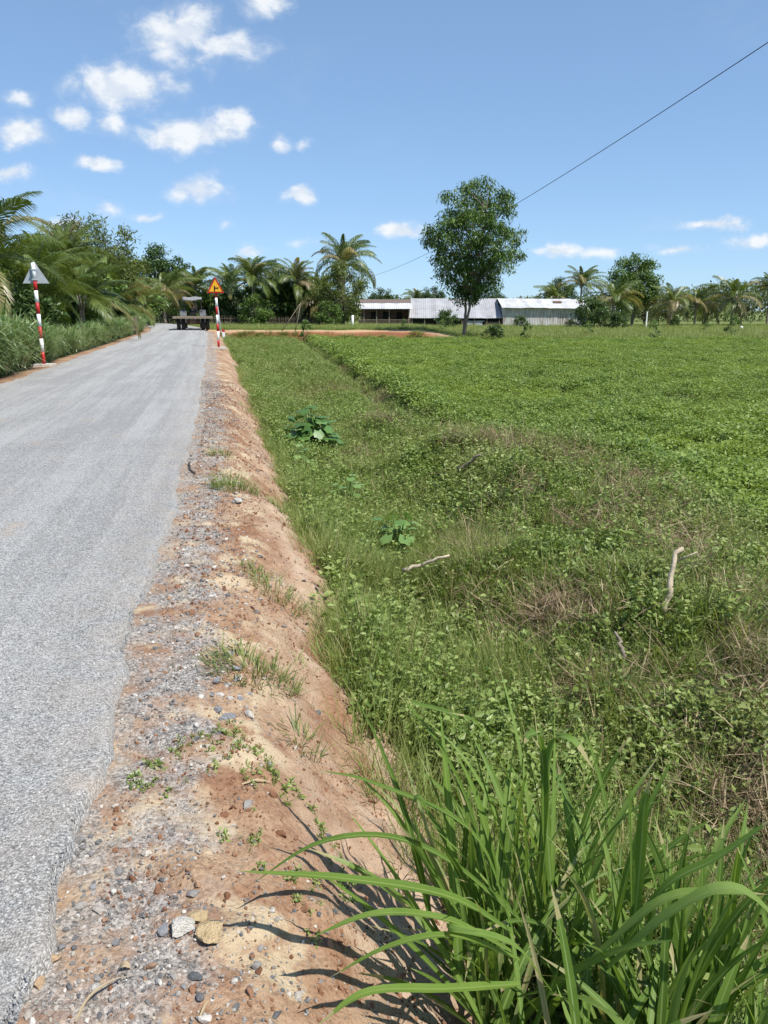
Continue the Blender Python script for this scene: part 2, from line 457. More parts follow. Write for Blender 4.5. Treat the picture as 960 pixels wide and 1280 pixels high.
def terrain():
    ys = [-60, -40, -25, -15, -8, -4, -2, -1, -.4]
    ys += spaced(0, 7, .02, 1.0015)
    ys += spaced(ys[-1] + .05, 60.6, .05, 1.012, .5)
    ys += list(np.arange(60.9, 68.5, .25))
    ys += spaced(69, 150, .6, 1.03, 3)
    ys += spaced(ys[-1] + 4, 2500, 5, 1.25)
    ds = [-1500, -800, -400, -200, -120, -80, -55, -40, -30, -22, -17, -13, -11, -9.5, -8.5, -7.5, -7] + list(np.arange(-6.6, -4.1, .2)) + [-4, -3.4, -2.6, -1.8, -1, -.5, -.25]
    ds += list(np.arange(-.12, .5, .035)) + list(np.arange(.5, 1.6, .02)) + spaced(1.62, 12, .05, 1.035, .6)
    ds += spaced(ds[-1] + .7, 60, .8, 1.06, 3) + spaced(64, 1500, 6, 1.3)
    Y = np.array(ys); D = np.array(ds)
    YY, DD = np.meshgrid(Y, D, indexing='ij')
    # the lateral lines straighten out far from the road
    XX = xe(np.clip(YY, -60, 130)) + DD
    ZZ = gz(XX, YY)
    X, Yf, Z = XX.ravel(), YY.ravel(), ZZ.ravel()
    d = X - xe(Yf)
    w = wid(Yf)
    nx, ny = len(D), len(Y)
    idx = np.arange(nx * ny).reshape(ny, nx)
    fs = np.stack([idx[:-1, :-1], idx[:-1, 1:], idx[1:, 1:], idx[1:, :-1]], -1).reshape(-1, 4)
    mb = MB(); mb.add(np.stack([X, Yf, Z], 1), fs)
    me = mb.mesh('ground', M['ground'], True)
    dl = -w - d
    nz = fbm(X * 1.3, Yf * 1.3, 51) - .5
    right = d > -w * .5
    pl = plateau(X, Yf)
    g = np.where(right, sstep(.95, 1.4, d + .7 * nz - .35 * (1 - sstep(3.2, 4.2, Yf))), sstep(.5, 1.1, dl + .8 * nz))
    side = sstep(61.2, 62, Yf) * (1 - sstep(66.4, 67.6, Yf + 1.5 * nz)) * (1 - sstep(3, 8, X + 3 * nz)) * right
    g = g * (1 - side)
    jn = np.exp(-(((X + 9.2) / 3.2) ** 2 + ((Yf - 56.5) / 5.5) ** 2) * 1.2) * sstep(.3, .7, d)
    g = g * (1 - sstep(.35, .6, jn + .3 * nz))
    set_attr(me, 'grass', g)
    set_attr(me, 'meadow', sstep(56, 66, Yf) * sstep(0, 4, d))
    bank = sstep(60.6, 61.4, Yf) * (1 - sstep(62.0, 62.5, Yf)) * (1 - sstep(2, 6, X)) * sstep(1.0, 2.5, d)
    set_attr(me, 'red', np.clip(bank * 1.2 * sstep(-.62, -.2, nz), 0, 1))
    set_attr(me, 'tan', np.clip(sstep(61.9, 62.6, Yf) * (1 - sstep(66.5, 67.5, Yf)) * right + .7 * sstep(.3, .6, jn), 0, 1))
    set_attr(me, 'gravel', np.where(right, .52 - .42 * sstep(.25, .8, d), .25 - .3 * dl))
    set_attr(me, 'sand', np.where(right, (1 - sstep(.6, .9, d)) * .95, .2))
    set_attr(me, 'pale', np.where(right, sstep(.6, .95, d + .3 * nz) * (.95 - .45 * sstep(7, 14, Yf)), 0))
    o = bpy.data.objects.new('ground', me); COL.objects.link(o)
    tag(o, 'red earth and green field ground running to the horizon', 'ground', kind='structure')
terrain()

def road():
    ys = np.array(spaced(-40, 0, 1.0, 1.0) + spaced(.05, 20, .05, 1.006) + spaced(20.6, 150, .5, 1.015, 2))
    cols = [0, .02, .06, .2, .5, 1, 1.6, 2.15, 2.7, 3.3, 3.8, 4.1, 4.24, 4.28, 4.3]
    n = len(ys); k = len(cols)
    V = np.zeros((n, k, 3)); lat = np.zeros((n, k, 3)); ed = np.zeros((n, k))
    jr = .16 * (fbm(ys * .8, ys * 0, 61, 3) - .5) + .10 * (fbm(ys * 5, ys * 0, 62, 4) - .5)
    jl = .25 * (fbm(ys * .8, ys * 0, 71, 3) - .5) + .10 * (fbm(ys * 5, ys * 0, 72, 3) - .5)
    W = wid(ys)
    for i, c in enumerate(cols):
        q = c / 4.3
        off = jr * (1 - sstep(0, .25, q)) + jl * sstep(.75, 1, q)
        V[:, i, 0] = xe(ys) - W * q + off
        V[:, i, 1] = ys
        V[:, i, 2] = .012 + .03 * (1 - (2 * q - 1) ** 2)
        lat[:, i, 0] = c; lat[:, i, 1] = ys
        ed[:, i] = max(0, 1 - min(c, 4.3 - c) / .55)
    V[:, 0, 2] = -.06; V[:, -1, 2] = -.06
    idx = np.arange(n * k).reshape(n, k)
    fs = np.stack([idx[:-1, 1:], idx[:-1, :-1], idx[1:, :-1], idx[1:, 1:]], -1).reshape(-1, 4)
    mb = MB(); mb.add(V.reshape(-1, 3), fs)
    me = mb.mesh('road', M['road'], True)
    a = me.attributes.new('lat', 'FLOAT_VECTOR', 'POINT'); a.data.foreach_set('vector', lat.astype(np.float32).ravel())
    set_attr(me, 'edge', ed.ravel())
    o = bpy.data.objects.new('road', me); COL.objects.link(o)
    tag(o, 'pale grey chip sealed country road curving left', 'road', kind='structure')
road()

# ------------------------------------------------------------------ scattered stuff through geometry nodes
def scatter(name, pts, rot, scl, meshes, label, cat):
    src = bpy.data.collections.new(name + ' pieces')
    for i, me in enumerate(meshes):
        src.objects.link(bpy.data.objects.new('%s_piece' % name, me))
    me = bpy.data.meshes.new(name); n = len(pts)
    me.vertices.add(n); me.vertices.foreach_set('co', np.asarray(pts, np.float32).ravel())
    a = me.attributes.new('rot', 'FLOAT_VECTOR', 'POINT'); a.data.foreach_set('vector', np.asarray(rot, np.float32).ravel())
    s = np.asarray(scl, np.float32)
    if s.ndim == 1: s = np.repeat(s[:, None], 3, 1)
    a = me.attributes.new('scl', 'FLOAT_VECTOR', 'POINT'); a.data.foreach_set('vector', s.ravel())
    a = me.attributes.new('pick', 'INT', 'POINT'); a.data.foreach_set('value', R.integers(0, len(meshes), n).astype(np.int32))
    o = bpy.data.objects.new(name, me); COL.objects.link(o)
    for mt in {m for q in meshes for m in q.materials}: me.materials.append(mt)
    ng = bpy.data.node_groups.new(name, 'GeometryNodeTree')
    ng.interface.new_socket('Geometry', in_out='INPUT', socket_type='NodeSocketGeometry')
    ng.interface.new_socket('Geometry', in_out='OUTPUT', socket_type='NodeSocketGeometry')
    N = ng.nodes.new; L = ng.links.new
    gi, go = N('NodeGroupInput'), N('NodeGroupOutput')
    ci = N('GeometryNodeCollectionInfo'); ci.inputs['Collection'].default_value = src
    ci.inputs['Separate Children'].default_value = True; ci.inputs['Reset Children'].default_value = True
    ip = N('GeometryNodeInstanceOnPoints')
    def na(nm, dt):
        q = N('GeometryNodeInputNamedAttribute'); q.data_type = dt; q.inputs['Name'].default_value = nm
        return q.outputs['Attribute']
    er = N('FunctionNodeEulerToRotation')
    L(na('rot', 'FLOAT_VECTOR'), er.inputs[0]); L(er.outputs[0], ip.inputs['Rotation'])
    L(na('scl', 'FLOAT_VECTOR'), ip.inputs['Scale'])
    ip.inputs['Pick Instance'].default_value = True
    L(na('pick', 'INT'), ip.inputs['Instance Index'])
    L(gi.outputs[0], ip.inputs['Points']); L(ci.outputs[0], ip.inputs['Instance'])
    L(ip.outputs[0], go.inputs[0])
    md = o.modifiers.new('scatter', 'NODES'); md.node_group = ng
    tag(o, label, cat, kind='stuff')
    return o

def rotz(n, tilt=0.0):
    return np.stack([R.normal(0, tilt, n) if tilt else np.zeros(n), R.normal(0, tilt, n) if tilt else np.zeros(n), R.uniform(0, 6.283, n)], 1)

def rand_in(n, y0, y1, x0f, x1f, bias=1.0):
    y = y0 + (y1 - y0) * R.uniform(0, 1, n) ** bias
    a, b = x0f(y), x1f(y)
    x = a + (b - a) * R.uniform(0, 1, n)
    return x, y

# ---- source pieces
def grass_piece(nb, h, spread, w, mat, tone=(.2, .9), bend=(.3, 1.9), K=6, dry=.08):
    mb = MB(); r = spread * np.sqrt(R.uniform(0, 1, nb)); a = R.uniform(0, 6.283, nb)
    base = np.stack([r * np.cos(a), r * np.sin(a), np.full(nb, -.02)], 1)
    tn = R.uniform(*tone, nb); tn[R.uniform(0, 1, nb) < dry] = 1.0
    mb.blades(base, a + R.normal(0, .9, nb), h * R.uniform(.5, 1.15, nb), R.uniform(.02, .45, nb), R.uniform(*bend, nb), w * R.uniform(.7, 1.3, nb), tn, K, twist=R.normal(0, .8, nb))
    return mb.mesh('grass_piece', mat)

def herb_piece(nst, h, spread, leaf, mat, per=14, droop=.2, tone=(.1, .95)):
    mb = MB()
    P, D, Nn, Ls = [], [], [], []
    for k in range(nst):
        a = R.uniform(0, 6.283); ln = R.uniform(.1, .8); hh = h * R.uniform(.55, 1.1)
        r0 = spread * math.sqrt(R.uniform(0, 1)) * .6; a0 = R.uniform(0, 6.283)
        b = np.array([r0 * math.cos(a0), r0 * math.sin(a0), -.02])
        dr = np.array([math.cos(a) * math.sin(ln), math.sin(a) * math.sin(ln), math.cos(ln)])
        tip = b + dr * hh
        mb.tube([b, b + dr * hh * .5 + [0, 0, .02], tip], [.004, .003, .0015], 3, tone=.35, cap=False)
        for j in range(per):
            s = .2 + .8 * (j + R.uniform(0, 1)) / per
            p = b + dr * hh * s
            la = R.uniform(0, 6.283); el = R.normal(.15 - droop, .4)
            P.append(p); D.append([math.cos(la) * math.cos(el), math.sin(la) * math.cos(el), math.sin(el)])
            Ls.append(leaf * R.uniform(.6, 1.25) * (1.15 - .5 * s))
    P = np.array(P); D = np.array(D); Ls = np.array(Ls)
    N = len(P); Nn = np.tile([0, 0, 1.0], (N, 1)) + R.normal(0, .45, (N, 3))
    P = P + D * Ls[:, None] * .25
    mb.leaves(P, D, Nn, Ls, Ls * R.uniform(.42, .62, N), R.uniform(*tone, N), .12)
    return mb.mesh('herb_piece', mat)

def crop_piece(h=.33, rr=.27, n=200):
    mb = MB()
    a = R.uniform(0, 6.283, n); r = rr * np.sqrt(R.uniform(0, 1, n)); z = h * (1 - .45 * (r / rr) ** 2) * R.uniform(.45, 1.05, n) ** .6
    P = np.stack([r * np.cos(a), r * np.sin(a), z], 1)
    la = R.uniform(0, 6.283, n); el = R.normal(.1, .35, n)
    D = np.stack([np.cos(la) * np.cos(el), np.sin(la) * np.cos(el), np.sin(el)], 1)
    Nn = np.tile([0, 0, 1.0], (n, 1)) + R.normal(0, .35, (n, 3))
    L = R.uniform(.036, .064, n)
    mb.leaves(P, D, Nn, L, L * .62, R.uniform(0, 1, n), .12)
    for k in range(7):
        q = R.uniform(0, 6.283); e = rr * R.uniform(.3, .9)
        mb.tube([[0, 0, -.03], [e * .4 * math.cos(q), e * .4 * math.sin(q), h * .5], [e * math.cos(q), e * math.sin(q), h * .8]], [.005, .004, .002], 3, tone=.4, cap=False)
    return mb.mesh('crop_piece', M['crop'])

def straw_piece(n=34, ln=.22, rr=.2):
    mb = MB()
    a = R.uniform(0, 6.283, n); r = rr * np.sqrt(R.uniform(0, 1, n))
    base = np.stack([r * np.cos(a), r * np.sin(a), R.uniform(.0, .16, n)], 1)
    mb.blades(base, R.uniform(0, 6.283, n), ln * R.uniform(.5, 1.3, n), R.uniform(.6, 1.7, n), R.normal(.2, .5, n), R.uniform(.002, .006, n), R.uniform(0, 1, n) ** 1.5, 4, twist=R.normal(0, 1, n))
    return mb.mesh('straw_piece', M['straw'])

import bmesh
def stone_mesh(seed, mat, sub=2, jag=.3, flat=.65):
    bm = bmesh.new(); bmesh.ops.create_icosphere(bm, subdivisions=sub, radius=1)
    rr = random.Random(seed)
    dirs = [Vector((rr.gauss(0, 1), rr.gauss(0, 1), rr.gauss(0, 1))).normalized() for _ in range(9)]
    cut = [rr.uniform(.4, .8) for _ in dirs]
    sx, sy, sz = rr.uniform(.75, 1.25), rr.uniform(.6, 1), flat * rr.uniform(.7, 1.1)
    for v in bm.verts:
        p = v.co.copy()
        for q, c in zip(dirs, cut):
            e = p.dot(q)
            if e > c: p -= q * (e - c) * .98
        p *= 1 + jag * .25 * (rr.random() - .5)
        v.co = (p.x * sx, p.y * sy, p.z * sz)
    me = bpy.data.meshes.new('stone_piece'); bm.to_mesh(me); bm.free(); me.materials.append(mat)
    return me

def stone_mat(name, stops, bump=.4, scale=3):
    m, t, b = newmat(name)
    oi = t.n('ShaderNodeObjectInfo').outputs['Random']
    c = t.ramp(oi, stops)
    c = t.mix(t.sm(t.noise(t.obj(), scale, 4), .4, .7), c, t.mix(1.0, c, (.75, .73, .7), 'MULTIPLY'))
    t.link(c, b.inputs['Base Color']); b.inputs['Roughness'].default_value = .9
    t.link(t.bump(t.noise(t.obj(), scale * 3, 3), bump, .1), b.inputs['Normal'])
    return m
M['gravel'] = stone_mat('gravel_stone', [(0, (.11, .115, .12)), (.3, (.22, .215, .21)), (.6, (.35, .325, .295)), (.85, (.46, .41, .34)), (1, (.66, .63, .58))])
M['clod'] = stone_mat('red_clod', [(0, (.19, .085, .045)), (.5, (.29, .15, .085)), (1, (.40, .25, .155))])
M['chip'] = stone_mat('road_chip', [(0, (.16, .16, .16)), (.4, (.29, .29, .285)), (.8, (.42, .42, .405)), (1, (.62, .61, .58))])

HOT = [(1.75, 3.2, .26), (2.1, 9.4, .36), (1.2, 5.2, .24), (2.9, 8.7, .26), (1.0, 10.6, .22), (.85, 7.2, .15), (2.15, 4.1, .24), (1.9, 6.9, .18), (1.5, 8.0, .2), (.75, 6.3, .16), (1.6, 9.6, .2), (1.35, 4.3, .2), (2.6, 6.2, .28), (1.7, 10.6, .3), (.4, 9.0, .2), (2.4, 7.6, .25), (-.3, 12.3, .3), (-3.2, 34, 1.0), (-1.2, 22, .7), (-7, 52, 1.3), (-.1, 15, .4)]
def hotness(x, y):
    h = np.zeros(len(x))
    for px, py, pr in HOT: h = np.maximum(h, np.exp(-((x - px) ** 2 + (y - py) ** 2) / (2 * pr * pr)))
    return h * (.3 + 1.2 * fbm(x * 4, y * 4, 171))

def stuff():
    gp = [grass_piece(48, .30, .14, .007, M['grass']) for _ in range(4)] + [grass_piece(40, .42, .16, .008, M['grass'], dry=.18) for _ in range(3)]
    hp = [herb_piece(9, .26, .2, .05, M['weed']) for _ in range(3)] + [herb_piece(8, .38, .22, .062, M['weed'], 18) for _ in range(3)] + [herb_piece(5, .44, .2, .085, M['weed'], 12) for _ in range(2)] + [herb_piece(10, .34, .24, .03, M['weed'], 22, tone=(.5, 1)) for _ in range(2)]
    cp = [crop_piece() for _ in range(6)]
    sp = [straw_piece() for _ in range(4)]

    # crop field: rows running away from the camera
    pts = []
    for (y0, y1, sp_) in ((3.5, 20, .27), (20, 40, .34), (40, 63, .42)):
        y = np.arange(y0, y1, sp_)
        x = np.arange(-9, 44, .40)
        X, Y = np.meshgrid(x, y)
        X = X.ravel(); Y = Y.ravel()
        X = X + R.normal(0, .06, len(X)) + .35 * (fbm(Y * .1, Y * 0, 9) - .5) - .0 * Y; Y = Y + R.normal(0, .09, len(Y))
        ce = crop_edge(Y)
        k = (X > ce + .15) & (X < .56 * Y + 2.5) & (R.uniform(0, 1, len(X)) > .04 + .35 * (fbm(X * .35, Y * .35, 91) < .33))
        k &= (X > ce + .15 + .8 * (fbm(X * .5, Y * .5, 19) - .35) * (Y < 16))
        edge_end = 61.5 + 1.5 * (fbm(X * .2, X * 0, 15) - .5)
        k &= Y < edge_end
        pts.append(np.stack([X[k], Y[k]], 1))
    P = np.concatenate(pts); z = gz(P[:, 0], P[:, 1], False)
    s = R.uniform(.72, 1.18, len(P)) * (1 + .7 * (fbm(P[:, 0] * .5, P[:, 1] * .5, 92) - .5)) * np.interp(P[:, 1], [0, 20, 60], [1, 1.12, 1.35])
    eg = np.exp(-((P[:, 0] - crop_edge(P[:, 1]) - .4) / .5) ** 2) * sstep(14, 18, P[:, 1]); s = np.maximum(s, 1.0 * eg) * (1 + .45 * eg)
    scatter('crop_plants', np.column_stack([P, z]), rotz(len(P)), s, cp, 'low bright green crop filling the flat field on the right', 'crop')

    # grass of ditch and berm
    x, y = rand_in(32000, .6, 62, lambda y: xe(y) + 1.0, lambda y: np.maximum(crop_edge(y) + .5, xe(y) + 2.5), 2.0)
    dn = x - xe(y) + .75 * (fbm(x * 1.3, y * 1.3, 51) - .5) + .5 * (fbm(y * .5, (x - xe(y)) * .3, 3) - .5)
    keep = (dn > 1.17 + .35 * (1 - sstep(3.2, 4.2, y)) + .1 * R.normal(0, 1, len(x))) & (x < .62 * y + 2.2)
    keep &= ~((x > crop_edge(y) - .9) & (x < crop_edge(y) + .6) & (y > 15) & (R.uniform(0, 1, len(x)) < .88))
    keep &= R.uniform(0, 1, len(x)) > np.maximum(.75 * sstep(.56, .66, fbm(x * .9, y * .9, 101)) * (y < 25), 1.1 * hotness(x, y) ** 1.2)
    keep &= R.uniform(0, 1, len(x)) > .55 * sstep(2.0, 2.8, x - xe(y)) * (y < 17)
    x, y = x[keep], y[keep]
    s = R.uniform(.55, 1.1, len(x)) * np.interp(x - xe(y), [1.3, 2.2, 4], [.55, 1, .85]) * np.interp(y, [0, 12, 60], [.8, .95, 1.5])
    scatter('ditch_grass', np.column_stack([x, y, gz(x, y, False)]), rotz(len(x), .12), s, gp, 'wild green grass covering the ditch beside the road', 'grass')

    x, y = rand_in(34000, 1.5, 60, lambda y: xe(y) + 1.2 + .35 * (y < 3.6), lambda y: np.maximum(crop_edge(y) + .5, xe(y) + 2.5), 1.9)
    keep = (x < .62 * y + 2.2) & (R.uniform(0, 1, len(x)) < (.22 + .95 * sstep(.40, .56, fbm(x * .8, y * .8, 111))) * (1 - .85 * np.clip(hotness(x, y), 0, 1)) * np.interp(y, [3, 6], [.6, 1]) * (1 - .85 * ((x > crop_edge(y) - 1.0) & (y > 15))))
    x, y = x[keep], y[keep]
    s = R.uniform(.55, 1.15, len(x)) * np.interp(y, [0, 12, 60], [.9, 1, 1.5])
    scatter('ditch_weeds', np.column_stack([x, y, gz(x, y, False)]), rotz(len(x), .1), s, hp, 'leafy green weeds among the ditch grass', 'weeds')

    fp = [grass_piece(70, .34, .16, .0038, M['grass'], (.35, 1.0), (.1, .9), dry=.14) for _ in range(4)]
    x, y = rand_in(5000, 2.5, 26, lambda y: xe(y) + 1.15, lambda y: np.minimum(xe(y) + 2.9, crop_edge(y)), 1.6)
    keep = (x < .62 * y + 2.2) & (R.uniform(0, 1, len(x)) < .12 + .9 * sstep(.45, .6, fbm(x * .9 + 9, y * .9, 161)))
    x, y = x[keep], y[keep]
    scatter('fine_grass', np.column_stack([x, y, gz(x, y, False)]), rotz(len(x), .15), R.uniform(.6, 1.25, len(x)), fp, 'fine light green grass tussocks on the ditch floor', 'grass')

    # dry straw on the berm
    x, y = rand_in(15000, 1.6, 60, lambda y: xe(y) + 2.2, lambda y: crop_edge(y) + .3, 1.8)
    q = fbm(x * .7, y * .7, 101)
    hot = np.clip(hotness(x, y), 0, 1)
    keep = (x < .62 * y + 2.2) & (R.uniform(0, 1, len(x)) < .03 + .3 * sstep(.58, .72, q) + .9 * hot ** 1.5)
    x, y = x[keep], y[keep]
    scatter('dry_straw', np.column_stack([x, y, gz(x, y, False) + R.uniform(-.02, .1, len(x))]), rotz(len(x), .2), R.uniform(.7, 1.3, len(x)), sp, 'dry brown grass and straw lying on the weedy berm', 'straw')

    # sparse dry grass on the upper bank
    x, y = rand_in(600, 2.0, 40, lambda y: xe(y) + .75, lambda y: xe(y) + 1.5, 1.6)
    keep = R.uniform(0, 1, len(x)) < sstep(.5, .62, fbm(x * 1.2, y * .8, 121)) * (.25 + (x - xe(y) - .7))
    x, y = x[keep], y[keep]
    bp = [grass_piece(22, .2, .1, .005, M['grass'], (.5, 1), dry=.45) for _ in range(3)]
    scatter('bank_grass', np.column_stack([x, y, gz(x, y)]), rotz(len(x), .2), R.uniform(.5, 1.1, len(x)), bp, 'sparse yellowed grass on the bare road bank', 'grass')

    # rough strip and meadow beyond the crop
    x, y = rand_in(15000, 61, 84, lambda y: xe(y) + 8 + 0 * y, lambda y: .56 * y + 4, 1.0)
    keep = (plateau(x, y) < .25) & (R.uniform(0, 1, len(x)) < .35 + .8 * sstep(.42, .6, fbm(x * .25, y * .25, 131)))
    x, y = x[keep], y[keep]
    s = R.uniform(.7, 1.5, len(x)) * (.6 + 1.3 * fbm(x * .25, y * .25, 131))
    scatter('field_margin_weeds', np.column_stack([x, y, gz(x, y, False)]), rotz(len(x), .1), s * 1.25, gp[3:] + hp[:3], 'rough pale weeds along the far field margin', 'weeds')
    x, y = rand_in(16000, 67.5, 128, lambda y: xe(y) + 1.2, lambda y: .56 * y + 6, 1.1)
    x, y = np.array(x), np.array(y)
    keep = ~((y > 123) & (x > -6) & (x < 35))
    x, y = x[keep], y[keep]
    scatter('far_meadow_grass', np.column_stack([x, y, gz(x, y, False)]), rotz(len(x), .1), R.uniform(.6, 1.3, len(x)) * 1.2, gp, 'green meadow grass in front of the farm buildings', 'grass')

    # tall grass along the left verge
    def tall_piece(h, nb):
        mb = MB(); r = .35 * np.sqrt(R.uniform(0, 1, nb)); a = R.uniform(0, 6.283, nb)
        base = np.stack([r * np.cos(a), r * np.sin(a), h * R.uniform(0, .55, nb)], 1)
        mb.blades(base, R.uniform(0, 6.283, nb), h * R.uniform(.4, .75, nb), R.uniform(.05, .5, nb), R.uniform(.8, 2.3, nb), R.uniform(.026, .046, nb), R.uniform(0, .95, nb), 7, twist=R.normal(0, .5, nb))
        for k in range(12):
            q = R.uniform(0, 6.283); e = .3 * R.uniform(0, 1); lx, ly = R.normal(0, .12, 2)
            mb.tube([[e * math.cos(q), e * math.sin(q), -.05], [e * math.cos(q) + lx, e * math.sin(q) + ly, h * .75]], [.009, .006], 4, tone=.6, cap=False)
        return mb.mesh('tall_grass_piece', M['roadside'])
    tp = [tall_piece(1.9, 190) for _ in range(4)]
    x, y = rand_in(1300, 9, 66, lambda y: xe(y) - wid(y) - 2.9, lambda y: xe(y) - wid(y) - .75, 1.1)
    s = np.interp(y, [9, 20, 25, 32, 66], [1.0, 1.0, .72, .62, .75]) * R.uniform(.75, 1.12, len(x))
    scatter('verge_grass', np.column_stack([x, y, gz(x, y, False)]), rotz(len(x), .06), s, tp, 'tall arching grass crowding the left road verge', 'grass')

    # stones
    gm = [stone_mesh(i, M['gravel']) for i in range(7)]
    x, y = rand_in(44000, .9, 18, lambda y: xe(y) - .06, lambda y: xe(y) + .95, 1.9)
    d = x - xe(y)
    keep = R.uniform(0, 1, len(x)) < (.22 + .9 * sstep(.42, .6, fbm(x * 2.1, y * 2.1, 141))) * (1.05 - .85 * sstep(.3, .85, d))
    x, y = x[keep], y[keep]
    s = .0030 * np.exp(R.normal(0, .6, len(x))) * np.interp(y, [0, 4, 16], [1, 1.25, 2.2]); s = np.clip(s, .002, .02)
    scatter('shoulder_gravel', np.column_stack([x, y, gz(x, y) + s * .15]), R.uniform(-3, 3, (len(x), 3)) * [.15, .15, 1], s, gm, 'loose grey and white gravel on the road shoulder', 'gravel')
    cm = [stone_mesh(50 + i, M['clod'], flat=.85) for i in range(5)]
    x, y = rand_in(50000, .9, 18, lambda y: xe(y) + .1, lambda y: xe(y) + 1.35, 1.9)
    keep = R.uniform(0, 1, len(x)) < .28 + .9 * sstep(.45, .62, fbm(x * 1.6, y * 1.6, 151))
    x, y = x[keep], y[keep]
    s = np.clip(.0028 * np.exp(R.normal(0, .6, len(x))) * np.interp(y, [0, 4, 12], [1, 1.2, 2]), .0014, .024)
    scatter('soil_clods', np.column_stack([x, y, gz(x, y) + s * .2]), R.uniform(-3, 3, (len(x), 3)), s, cm, 'small crumbs of red laterite soil on the bank', 'soil')
    rm = [stone_mesh(80 + i, M['chip'], sub=1) for i in range(5)]
    x, y = rand_in(60000, .9, 9, lambda y: np.maximum(xe(y) - 2.6, -.55 * y - .6), lambda y: xe(y) - .0, 1.6)
    s = np.clip(.0036 * np.exp(R.normal(0, .35, len(x))), .002, .009)
    q = (xe(y) - x) / wid(y)
    scatter('road_chippings', np.column_stack([x, y, .012 + .03 * (1 - (2 * q - 1) ** 2) + s * .05]), R.uniform(-3, 3, (len(x), 3)) * [.2, .2, 1], s, rm, 'pale stone chippings bedded in the road surface', 'chippings')

    # seedlings creeping over the shoulder
    sd = [herb_piece(3, .06, .03, .026, M['weed'], 5, tone=(.3, 1)) for _ in range(4)]
    path = [(165, 985), (215, 950), (262, 918), (300, 905), (330, 935), (375, 960), (415, 1010), (450, 1035)]
    path2 = [(180, 985), (255, 965), (330, 930), (300, 1010), (325, 1055), (385, 1075), (385, 1110)]
    pp = []
    for pl, cnt in ((path, 85), (path2, 36)):
        W = np.array([on_plane(u, v, -.04)[:2] for u, v in pl])
        tt = R.uniform(0, len(W) - 1, cnt)
        xx = np.interp(tt, np.arange(len(W)), W[:, 0]) + R.normal(0, .035, cnt); yy = np.interp(tt, np.arange(len(W)), W[:, 1]) + R.normal(0, .05, cnt)
        pp.append(np.stack([xx, yy], 1))
    P = np.concatenate(pp)
    scatter('creeping_seedlings', np.column_stack([P, gz(P[:, 0], P[:, 1])]), rotz(len(P), .2), R.uniform(.3, .85, len(P)), sd, 'tiny green seedlings creeping across the gravel shoulder', 'seedlings')
stuff()

# ------------------------------------------------------------------ trees
def branchy(mb, a, b, r0, r1, k=5, wob=.12, n=6, sag=0.0):
    a = np.array(a, float); b = np.array(b, float)
    s = np.linspace(0, 1, k)[:, None]
    L = np.linalg.norm(b - a)
    p = a + (b - a) * s + R.normal(0, wob * L / k, (k, 3)) * (s * (1 - s) * 4)
    p[:, 2] += sag * L * (s * (1 - s))[:, 0]
    mb.tube(p, np.linspace(r0, r1, k), n, cap=False)
    return p

def broadleaf(name, h, cw, ch, mat, nclump=60, per=70, leaf=.3, clump_r=.8, trunk_r=.16, stems=1, shift=0.0, droop=.5, top_bias=.0, taper=.0, bark='bark', lw=.35, tone=(0, 1), fork=None):
    """trunk with limbs to leaf clumps spread through an uneven crown"""
    root = empty(name)
    tb = MB(); cb = MB()
    cz = h - ch / 2
    cs = []
    while len(cs) < nclump:
        q = R.uniform(-1, 1, 3)
        rr = np.linalg.norm(q)
        if rr > 1 or rr < .25: continue
        lump = .75 + .5 * fbm(math.atan2(q[1], q[0]) * 1.3 + 7, q[2] * 2 + 3, int(h * 10) + 5, 3)
        wz = 1 - taper * (q[2] < 0) * abs(q[2])
        cs.append([q[0] * cw / 2 * lump * wz, q[1] * cw / 2 * lump * wz, cz + q[2] * ch / 2 * (.85 + .2 * lump)])
    cs = np.array(cs); cs[:, 0] += shift
    fk = fork if fork else max(.15 * h, cz - ch * .45)
    tops = []
    for s_ in range(stems):
        off = np.array([R.normal(0, .12 * (stems > 1)), R.normal(0, .12 * (stems > 1)), 0]) * trunk_r * 8
        tp = np.array([R.normal(0, .08) * cw + shift, R.normal(0, .08) * cw, h - ch * .25]) + off
        tops.append(branchy(tb, off * (.12 if stems == 2 else 1) + [0, 0, -.15], tp, trunk_r, trunk_r * .25, 9, .06, 8))
    for c in cs:
        t = tops[R.integers(0, stems)]
        z0 = min(max(fk, c[2] - np.linalg.norm(c[:2]) * .9 - .3), t[-1, 2])
        i = np.argmin(abs(t[:, 2] - z0))
        branchy(tb, t[i], c, trunk_r * .28, trunk_r * .05, 5, .15, 4, .15)
    N = nclump * per
    C = np.repeat(cs, per, 0)
    sz = np.repeat(R.uniform(.6, 1.25, nclump), per) * clump_r
    off = R.normal(0, 1, (N, 3)); off /= np.linalg.norm(off, axis=1)[:, None]
    off *= (R.uniform(0, 1, N) ** .45)[:, None] * sz[:, None]; off[:, 2] *= .75
    P = C + off
    D = R.normal(0, 1, (N, 3)); D[:, 2] -= droop * 1.6; D[:, 2] *= .8
    Nn = R.normal(0, .5, (N, 3)) + [0, 0, 1.0]
    ct = np.repeat(R.uniform(-.18, .18, nclump), per)
    L = leaf * R.uniform(.6, 1.3, N)
    cb.leaves(P, D, Nn, L, L * lw, np.clip(R.uniform(*tone, N) + ct, 0, 1), .12)
    tb.build('trunk', M[bark], root, True)
    cb.build('crown', M[mat] if isinstance(mat, str) else mat, root)
    return root

